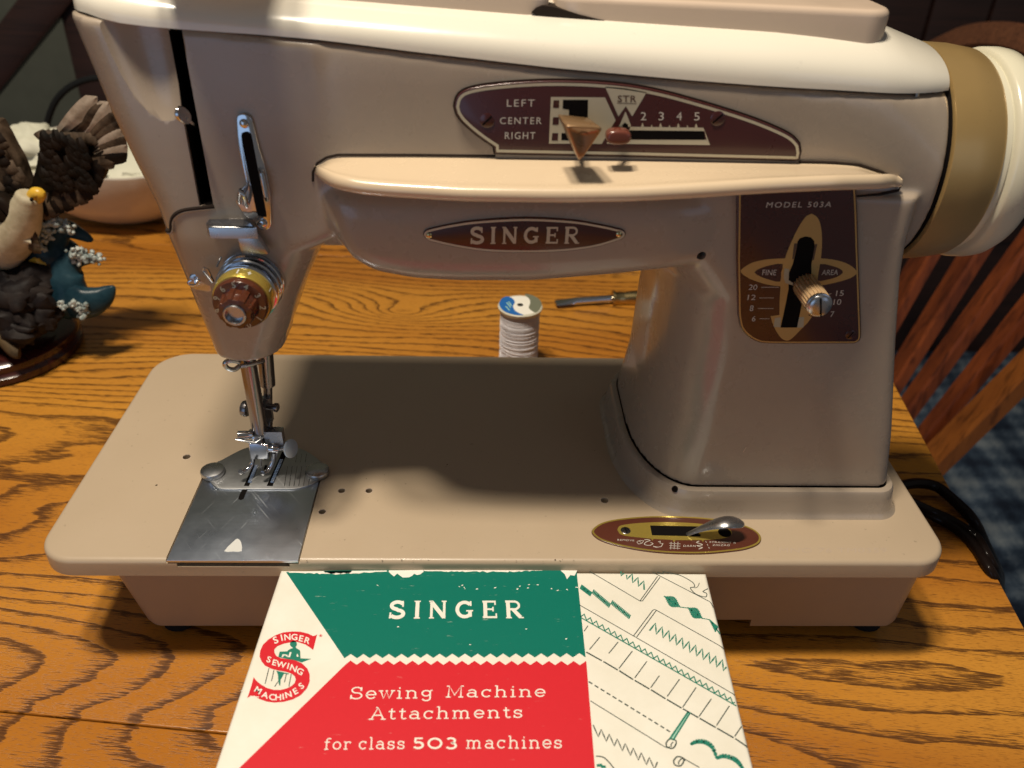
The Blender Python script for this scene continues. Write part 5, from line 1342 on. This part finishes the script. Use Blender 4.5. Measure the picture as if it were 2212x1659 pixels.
quad_slat('slat', (-130, 760), (-60, 850), (560, -250), (470, -300), 1.2, mat=MATS['slat_wood_shaded'])
quad_slat('slat', (-20, 1010), (40, 1080), (870, -240), (770, -290), 1.2, mat=MATS['slat_wood_shaded'])
quad_slat('slat', (60, 1170), (120, 1235), (1190, -230), (1110, -290), 1.2, mat=MATS['slat_wood_shaded'])
quad_slat('slat', (180, 1330), (240, 1375), (1420, -60), (1330, -130), 1.2, mat=MATS['slat_wood_shaded'])
quad_slat('post', (215, 1430), (290, 1545), (1500, 340), (1420, 230), 1.5)
# arched top rail
za = lambda x, y: (1892.7+x/3.026, y/3.026)
outp = [(40, 620), (120, 450), (200, 350), (310, 272), (420, 215), (540, 162), (680, 135), (820, 132), (966, 150), (1130, 210), (1300, 340), (1440, 560), (1540, 900), (1560, 1300), (1500, 1700)]
inp = [(240, 780), (300, 580), (370, 460), (430, 390), (490, 340), (560, 315), (660, 303), (780, 312), (900, 345), (1010, 400), (1130, 500), (1240, 680), (1320, 940), (1350, 1280), (1330, 1640)]
m = MB(); rings = []
OO, II = smooth_poly(outp, 3, False), smooth_poly(inp, 3, False)
for a, b in zip(OO, II):
    A, B = CB(*za(*a)), CB(*za(*b)); w_ = B-A
    rings.append([A-cn*.4, A+w_*.12, B-w_*.12, B-cn*.4, B-cn*2.6, A-cn*2.6])
m.loft(rings); build('top_rail', m, MATS['chair_rail'], chair)
sb = CB(*zq(150, 1500)); sf_ = CB(*zq(-130, 1000))
m = MB(); m.slab(rrect(6, 38, 12, 52, [5, 3, 3, 5], 6), (0, 0, -37), (1, 0, 0), (0, 1, 0), (0, 0, 1), 3, .8, 3); build('seat', m, cw, chair)
for (x, y) in ((9, 16), (9, 48), (34, 15), (34, 49)):
    m = MB(); m.tube([(x, y, -39.5), (x+(2 if x > 20 else -2), y+(3 if y > 30 else -3), FLOORZ)], [1.9, 1.4], 12); build('leg', m, cw, chair)
for p in (zq(250, 1480), zq(-95, 800), zq(15, 1045), zq(90, 1200), zq(210, 1350)):   # tenons into the seat
    a = CB(*p)-cn*.8; m = MB(); m.tube([a, (a[0]-.30*(a[2]+38), min(a[1], 50)+.03*(a[2]+38), -38)], .9, 8); build('tenon', m, cw, chair)

# ================================================================== BOWL with napkins
bc = np.array([-33.5, 51.5, TZ])
bowl = thing('ceramic_bowl', 'pinkish white ceramic bowl holding crumpled cream cloths behind the eagle figurine', 'bowl', tuple(bc))
m = MB(); RB = 8.6
def bowlmod(h, t): return 1+.05*math.sin(5*t+.6)*(max(0, h)/5.5)
m.lathe([(0, RB*.45), (.25, RB*.52), (.9, RB*.66), (2.2, RB*.84), (4.0, RB*.98), (5.6, RB*1.05), (6.0, RB*1.06), (6.0, RB*1.01), (5.2, RB*.96), (3.5, RB*.86), (1.5, RB*.6), (1.0, RB*.1)], bc, (0, 0, 1), 72, mod=bowlmod); build('bowl_wall', m, MATS['ceramic'], bowl)
rng = random.Random(4)
cl_ = thing('crumpled_cloth', 'crumpled cream cloths filling the ceramic bowl behind the eagle wing', 'cloth', tuple(bc+np.array([0, 0, 3])))
for (dx, dy, dz, rx, rz_) in ((-5, -1, 6.4, 4.2, 3.0), (3.5, -2, 5.8, 4.4, 2.6), (6, 1.5, 6.0, 3.6, 2.6), (0, 3, 6.8, 5.0, 2.8), (-6.5, -3.0, 7.6, 2.3, 2.8)):
    m = MB(); rings = []; rz_ *= .62; c0 = bc+np.array([dx, dy, dz-.9])
    for i in range(1, 22):
        a = PI*i/22; ring = []
        for k in range(36):
            b = 2*PI*k/36; d_ = Vector((math.sin(a)*math.cos(b), math.sin(a)*math.sin(b), math.cos(a)))
            q = 1+.30*mn.noise(d_*2.2+Vector((dx, dy, 0)))+.14*abs(mn.noise(d_*5.5+Vector((0, dx, 0))))
            ring.append((c0[0]+d_.x*rx*q, c0[1]+d_.y*rx*q, c0[2]+d_.z*rz_*q))
        rings.append(ring)
    m.loft(rings); build('cloth_fold', m, MATS['napkin'], cl_)

# ================================================================== EAGLE FIGURINE
ec = bk(-12, 712, 2, TZ+1.6); 
er = np.linalg.norm(bk(165, 735, 2, TZ+1.3)-ec)*.90
eagle = thing('eagle_figurine', 'bald eagle figurine with raised wings on dark rocks and blue wave on round base', 'figurine', (ec[0], ec[1], TZ))
m = MB(); m.lathe([(0, er*.97), (.15, er), (.55, er*1.0), (.7, er*.965), (.8, er*.955), (.95, er*.965), (1.25, er*.955), (1.5, er*.90), (1.6, er*.82), (1.62, .1)], (ec[0], ec[1], TZ), (0, 0, 1), 90); build('base', m, MATS['mahogany'], eagle)
EY = ec[1]-.5
z13 = Z2(0, 192, 4.652); z14 = Z2(0, 466.3, 4.515)
def EP(f, x, y, dy=0.0): return bk(*f(x, y), 1, EY+dy)
def blob(c, r, amp=.25, fr=1.6, n=22, mm=14, seed=0.0, rot=None):
    m = MB(); rings = []; R3 = rot or Matrix.Identity(3)
    for i in range(1, mm):
        a = PI*i/mm; ring = []
        for k in range(n):
            b = 2*PI*k/n; d = Vector((math.sin(a)*math.cos(b), math.sin(a)*math.sin(b), math.cos(a)))
            q = 1+amp*mn.noise(d*fr+Vector((seed, seed*1.7, 0)))+amp*.4*mn.noise(d*fr*2.7+Vector((0, seed, 3)))
            v = R3 @ Vector((d.x*r[0]*q, d.y*r[1]*q, d.z*r[2]*q)); ring.append((c[0]+v.x, c[1]+v.y, c[2]+v.z))
        rings.append(ring)
    m.loft(rings); return m
rng = random.Random(12)
rocks = [(60, 420, .9, 1.3), (80, 650, -.4, 1.2), (300, 640, -.3, 1.4), (200, 840, -1.2, 1.7), (330, 860, -.8, 1.5), (20, 820, -1.5, 1.4), (360, 780, 0, 1.3), (200, 1000, -2.2, 1.0), (180, 1170, -2.9, .85), (60, 1010, -2.2, 1.2), (340, 960, -1.4, 1.2), (200, 1090, -2.6, .9), (420, 940, -.8, 1.1), (-120, 760, -1, 2.4), (-150, 1000, -1.8, 2.0), (150, 520, 1.2, 1.8), (10, 600, 1.5, 2.2), (250, 520, 1.4, 1.6), (380, 1040, -1.6, .9), (90, 1120, -2.6, .8)]
for i, (x, y, dy, r) in enumerate(rocks):
    c = EP(z14, x, y, dy); c[2] = max(c[2], TZ+1.5+r*.35)
    b = blob(c, (r*1.15, r*.95, r*.85), .55, 1.3, seed=i*3.1, rot=Matrix.Rotation(rng.uniform(-.6, .6), 3, 'Y'))
    build('rock', b, MATS['rock'], eagle, ang=60)
c = EP(z14, 395, 510, .0); build('rock', blob(c, (.75, .5, .75), .3, 1.5, seed=4), MATS['beak'], eagle)
b = blob(EP(z14, 515, 620, 0), (.5, .5, 1.1), .3, seed=9); build('rock', b, MATS['branch'], eagle)
# branch on the base
m = MB(); pts = [EP(z14, x, y, d) for x, y, d in ((-60, 1080, -2.6), (20, 1170, -3.0), (80, 1250, -3.3), (150, 1330, -3.6), (190, 1340, -3.6))]
for p in pts: p[2] = max(p[2], TZ+1.9)
m.tube(smooth_poly(pts, 4, False), [.55-.012*i for i in range(17)], 10); build('branch', m, MATS['branch'], eagle)
# wave: two curling blades and a lower tongue
def blade(pts, wid, thick, mat, name='wave', flat=(0, 1, 0)):
    P = smooth_poly([np.array(p) for p in pts], 5, False); n = len(P); rings = []
    for i in range(n):
        t = i/(n-1); w_ = float(np.interp(t, np.linspace(0, 1, len(wid)), wid)); th = float(np.interp(t, np.linspace(0, 1, len(wid)), [thick*max(.15, q/max(wid)) for q in wid]))
        d = P[min(i+1, n-1)]-P[max(i-1, 0)]; d = d/np.linalg.norm(d); f = np.array(flat, float); s_ = np.cross(d, f); s_ /= np.linalg.norm(s_)
        rings.append([P[i]+s_*w_*math.cos(a)+f*th*math.sin(a) for a in [2*PI*k/14 for k in range(14)]])
    m = MB(); m.loft(rings); return build(name, m, mat, eagle)
blade([EP(z14, 560, 860, 0), EP(z14, 640, 780, -.2), EP(z14, 640, 620, -.1), EP(z14, 660, 500, .2), EP(z14, 740, 430, .4), EP(z14, 860, 420, .5), EP(z14, 960, 430, .5)], [1.3, 1.5, 1.15, .95, .62, .38, .1], 1.1, MATS['wave_blue'])
blade([EP(z14, 600, 830, -.2), EP(z14, 720, 830, -.5), EP(z14, 860, 840, -.7), EP(z14, 980, 800, -.6), EP(z14, 1060, 740, -.4), EP(z14, 1110, 690, -.3)], [1.1, 1.3, 1.1, .8, .5, .12], .8, MATS['wave_blue'])
blade([EP(z14, 470, 480, .6), EP(z14, 480, 330, .8), EP(z14, 520, 200, .9), EP(z14, 640, 130, 1.0), EP(z14, 760, 170, 1.0), EP(z14, 860, 220, 1.0), EP(z14, 905, 245, 1.0)], [1.2, 1.5, 1.1, .65, .45, .3, .08], 1.0, MATS['wave_blue'])
blade([EP(z14, 560, 560, .9), EP(z14, 580, 400, 1.1), EP(z14, 590, 250, 1.2), EP(z14, 620, 190, 1.2)], [1.0, 1.3, 1.1, .3], .8, MATS['wave_blue'])
def foam(pts, r, n, seed):
    m = MB(); rg = random.Random(seed); P = smooth_poly([np.array(p) for p in pts], 8, False)
    for k in range(n):
        p = P[rg.randrange(len(P))]+np.array([rg.gauss(0, r*.55), rg.gauss(0, r*.4), rg.gauss(0, r*.5)]); q = rg.uniform(.45, 1)*r*.55
        b = blob(p, (q, q, q), .5, 2, 8, 6, seed=k); m.add(b.v, b.f)
    o = build('foam', m, MATS['foam'], eagle); o['kind'] = 'stuff'
foam([EP(z14, 400, 290, -.2), EP(z14, 400, 150, -.1), EP(z14, 450, 90, 0), EP(z14, 560, 85, .2), EP(z14, 690, 120, .3)], .40, 90, 1)
foam([EP(z14, 470, 200, .1), EP(z14, 490, 190, .1)], .25, 10, 6)
foam([EP(z14, 700, 370, -.1), EP(z14, 780, 385, 0), EP(z14, 850, 390, .1), EP(z14, 960, 415, .2)], .36, 64, 2)
foam([EP(z14, 500, 850, -.9), EP(z14, 620, 855, -1.2), EP(z14, 730, 880, -1.3), EP(z14, 850, 925, -1.3), EP(z14, 790, 970, -1.2)], .34, 70, 3)
# eagle body, neck and head
m = MB(); P = [EP(z13, -60, 1640, .3), EP(z13, 60, 1560, -.1), EP(z13, 170, 1430, -.5), EP(z13, 240, 1280, -.8), EP(z13, 275, 1150, -1.0), EP(z13, 290, 1090, -1.05), EP(z13, 300, 1050, -1.05)]
P = smooth_poly(P, 4, False); n = len(P)
m.tube(P, [float(np.interp(i/(n-1), [0, .3, .55, .72, .86, .95, 1], [1.5, 1.3, .95, .76, .74, .6, .25])) for i in range(n)], 24); build('head_and_neck', m, MATS['feather_white'], eagle)
m = MB(); m.tube(smooth_poly([EP(z13, 325, 1090, -1.1), EP(z13, 360, 1050, -1.2), EP(z13, 405, 1060, -1.25), EP(z13, 400, 1110, -1.25), EP(z13, 372, 1160, -1.25)], 4, False), [.36, .37, .38, .38, .38, .37, .36, .35, .33, .31, .28, .25, .22, .18, .13, .08, .03], 14); build('beak', m, MATS['beak'], eagle)
m = MB(); b = blob(EP(z13, 318, 1112, -1.72), (.10, .12, .13), 0, 1, 12, 8); build('eye', b, MATS['eye'], eagle)
def feather(p0, p1, wd, mat, name='feather', curve=0.15, off=0.0, n=9):
    p0, p1 = np.array(p0), np.array(p1); d = p1-p0; L = np.linalg.norm(d); d = d/L; f = np.array([0, 1.0, 0]); s_ = np.cross(d, f); s_ /= np.linalg.norm(s_); rings = []
    for k in range(n):
        t = k/(n-1); w_ = wd*(.55+.5*math.sin(PI*min(t*1.1, 1)*.6))*(1 if t < .8 else math.sqrt(max(.01, 1-((t-.8)/.2)**2)))
        c = p0+d*L*t+f*(-curve*math.sin(PI*t))+s_*curve*L*.15*math.sin(PI*t*.5)
        rings.append([c-s_*w_, c-s_*w_*.3-f*.04, c-f*.075, c+s_*w_*.3-f*.04, c+s_*w_, c+f*.02])
    m = MB(); m.loft(rings); return build(name, m, mat, eagle)
def wing(plate, feathers, mat, dy):
    pts = smooth_poly([(lambda p: (p[0], p[2]))(EP(z13, x, y, dy)) for x, y in plate], 3)
    m = MB(); m.slab(pts, (0, EY+dy, 0), (1, 0, 0), (0, 0, 1), (0, -1, 0), .9, .3, 4); return build('wing', m, mat, eagle)
wing([(300, 1000), (345, 800), (380, 620), (450, 500), (600, 410), (800, 400), (980, 420), (1060, 560), (1060, 740), (1000, 950), (820, 1030), (780, 1180), (600, 1250), (400, 1330), (360, 1160)], None, MATS['feather_dark'], .6)
# primaries with pale shafts
for (a, b, w_, mt) in (((600, 430), (985, 90), .44, 'feather_light'), ((760, 430), (1040, 150), .42, 'feather_mid'), ((850, 450), (1110, 140), .42, 'feather_light'), ((900, 500), (1170, 240), .40, 'feather_mid'), ((930, 540), (1210, 330), .40, 'feather_mid'), ((960, 590), (1240, 410), .5, 'feather_light'), ((960, 640), (1275, 490), .5, 'feather_mid'), ((960, 680), (1285, 570), .5, 'feather_light'), ((940, 720), (1285, 650), .5, 'feather_dark'), ((900, 740), (1165, 740), .40, 'feather_mid'), ((860, 790), (1060, 800), .5, 'feather_dark'), ((830, 860), (1040, 920), .55, 'feather_dark'), ((800, 930), (990, 1010), .5, 'feather_dark'), ((700, 980), (880, 1040), .5, 'feather_mid')):
    feather(EP(z13, *a, .1), EP(z13, *b, -.1), w_, MATS[mt])
for k in range(11):                          # secondaries along the lower edge
    x = 860-k*48; y = 1060+k*22; feather(EP(z13, x-30, y-170, 0), EP(z13, x, y+70+20*math.sin(k*2.1), -.2), .48, MATS['feather_mid' if k % 2 else 'feather_dark'])
for k in range(9): feather(EP(z13, 470+k*55, 430-k*4, .2), EP(z13, 400+k*62, 520+k*6, -.1), .42, MATS['feather_mid'])
rng = random.Random(7)
for k in range(60):
    y = 480+k*8.6; x = rng.uniform(440, 930); feather(EP(z13, x-50, y-70, -.32), EP(z13, x+rng.uniform(10, 60), y+rng.uniform(60, 100), -.42), .30, MATS['feather_dark'], 'covert_feather')
# other wing at the picture's edge
wing([(-200, 1100), (-220, 500), (-60, 330), (30, 430), (120, 600), (200, 740), (270, 930), (300, 1000), (250, 1050), (150, 1100), (0, 1250)], None, MATS['feather_mid'], .4)
for k in range(20):
    x, y = rng.uniform(-20, 200), rng.uniform(450, 1000)
    if x > (y-350)*.42: continue
    feather(EP(z13, x-20, y-60, -.1), EP(z13, x+rng.uniform(10, 60), y+rng.uniform(40, 90), -.3), .36, MATS[rng.choice(['feather_mid', 'feather_dark'])], 'covert_feather')
wing([(-150, 1100), (-60, 1080), (60, 1150), (150, 1300), (180, 1400), (60, 1370), (-80, 1330)], None, MATS['feather_dark'], -1.6)
for k in range(9): feather(EP(z13, -20+k*36, 1440+k*4, -1.2), EP(z13, 0+k*30, 1600-k*8, -1.4), .4, MATS['feather_white'], 'neck_feather')
for k in range(6): feather(EP(z13, 300+k*14, 1330+k*40, -1.0), EP(z13, 290+k*12, 1450+k*40, -1.1), .36, MATS['branch' if k % 2 else 'feather_mid'], 'neck_feather')

# ================================================================== things behind the table on the left
stand = thing('wooden_stand', 'dark wooden folding stand with crossed slanting legs against the grey wall', 'stand', (-70, 110, FLOORZ))
def leg_px(name, a, b, wd, Y, th=2.5):
    A, B = bk(*a, 1, Y), bk(*b, 1, Y); d = (B-A)/np.linalg.norm(B-A); s_ = np.cross(d, [0, 1, 0]); s_ /= np.linalg.norm(s_); m = MB()
    m.loft([[p+s_*wd-np.array([0, th*.4, 0]), p+s_*wd*.8-np.array([0, th*.5, 0]), p-s_*wd*.8-np.array([0, th*.5, 0]), p-s_*wd-np.array([0, th*.4, 0]), p-s_*wd+np.array([0, th*.5, 0]), p+s_*wd+np.array([0, th*.5, 0])] for p in (A, B)]); return build(name, m, MATS['panel_wood'], stand)
leg_px('leg', (150, -60), (-160, 330), 2.4, 100); leg_px('leg', (165, -60), (270, 420), 2.9, 101.5)
lc = thing('lamp_cord', 'thin black cord arching upward behind the eagle wing', 'cord', (-50, 60, TZ))
m = MB(); m.tube(smooth_poly([bk(x, y, 1, 62) for x, y in ((88, 420), (92, 350), (98, 290), (108, 245), (128, 208), (165, 180), (215, 168), (280, 172), (380, 190))], 6, False), .32, 10); build('cable', m, MATS['cord_black'], lc)
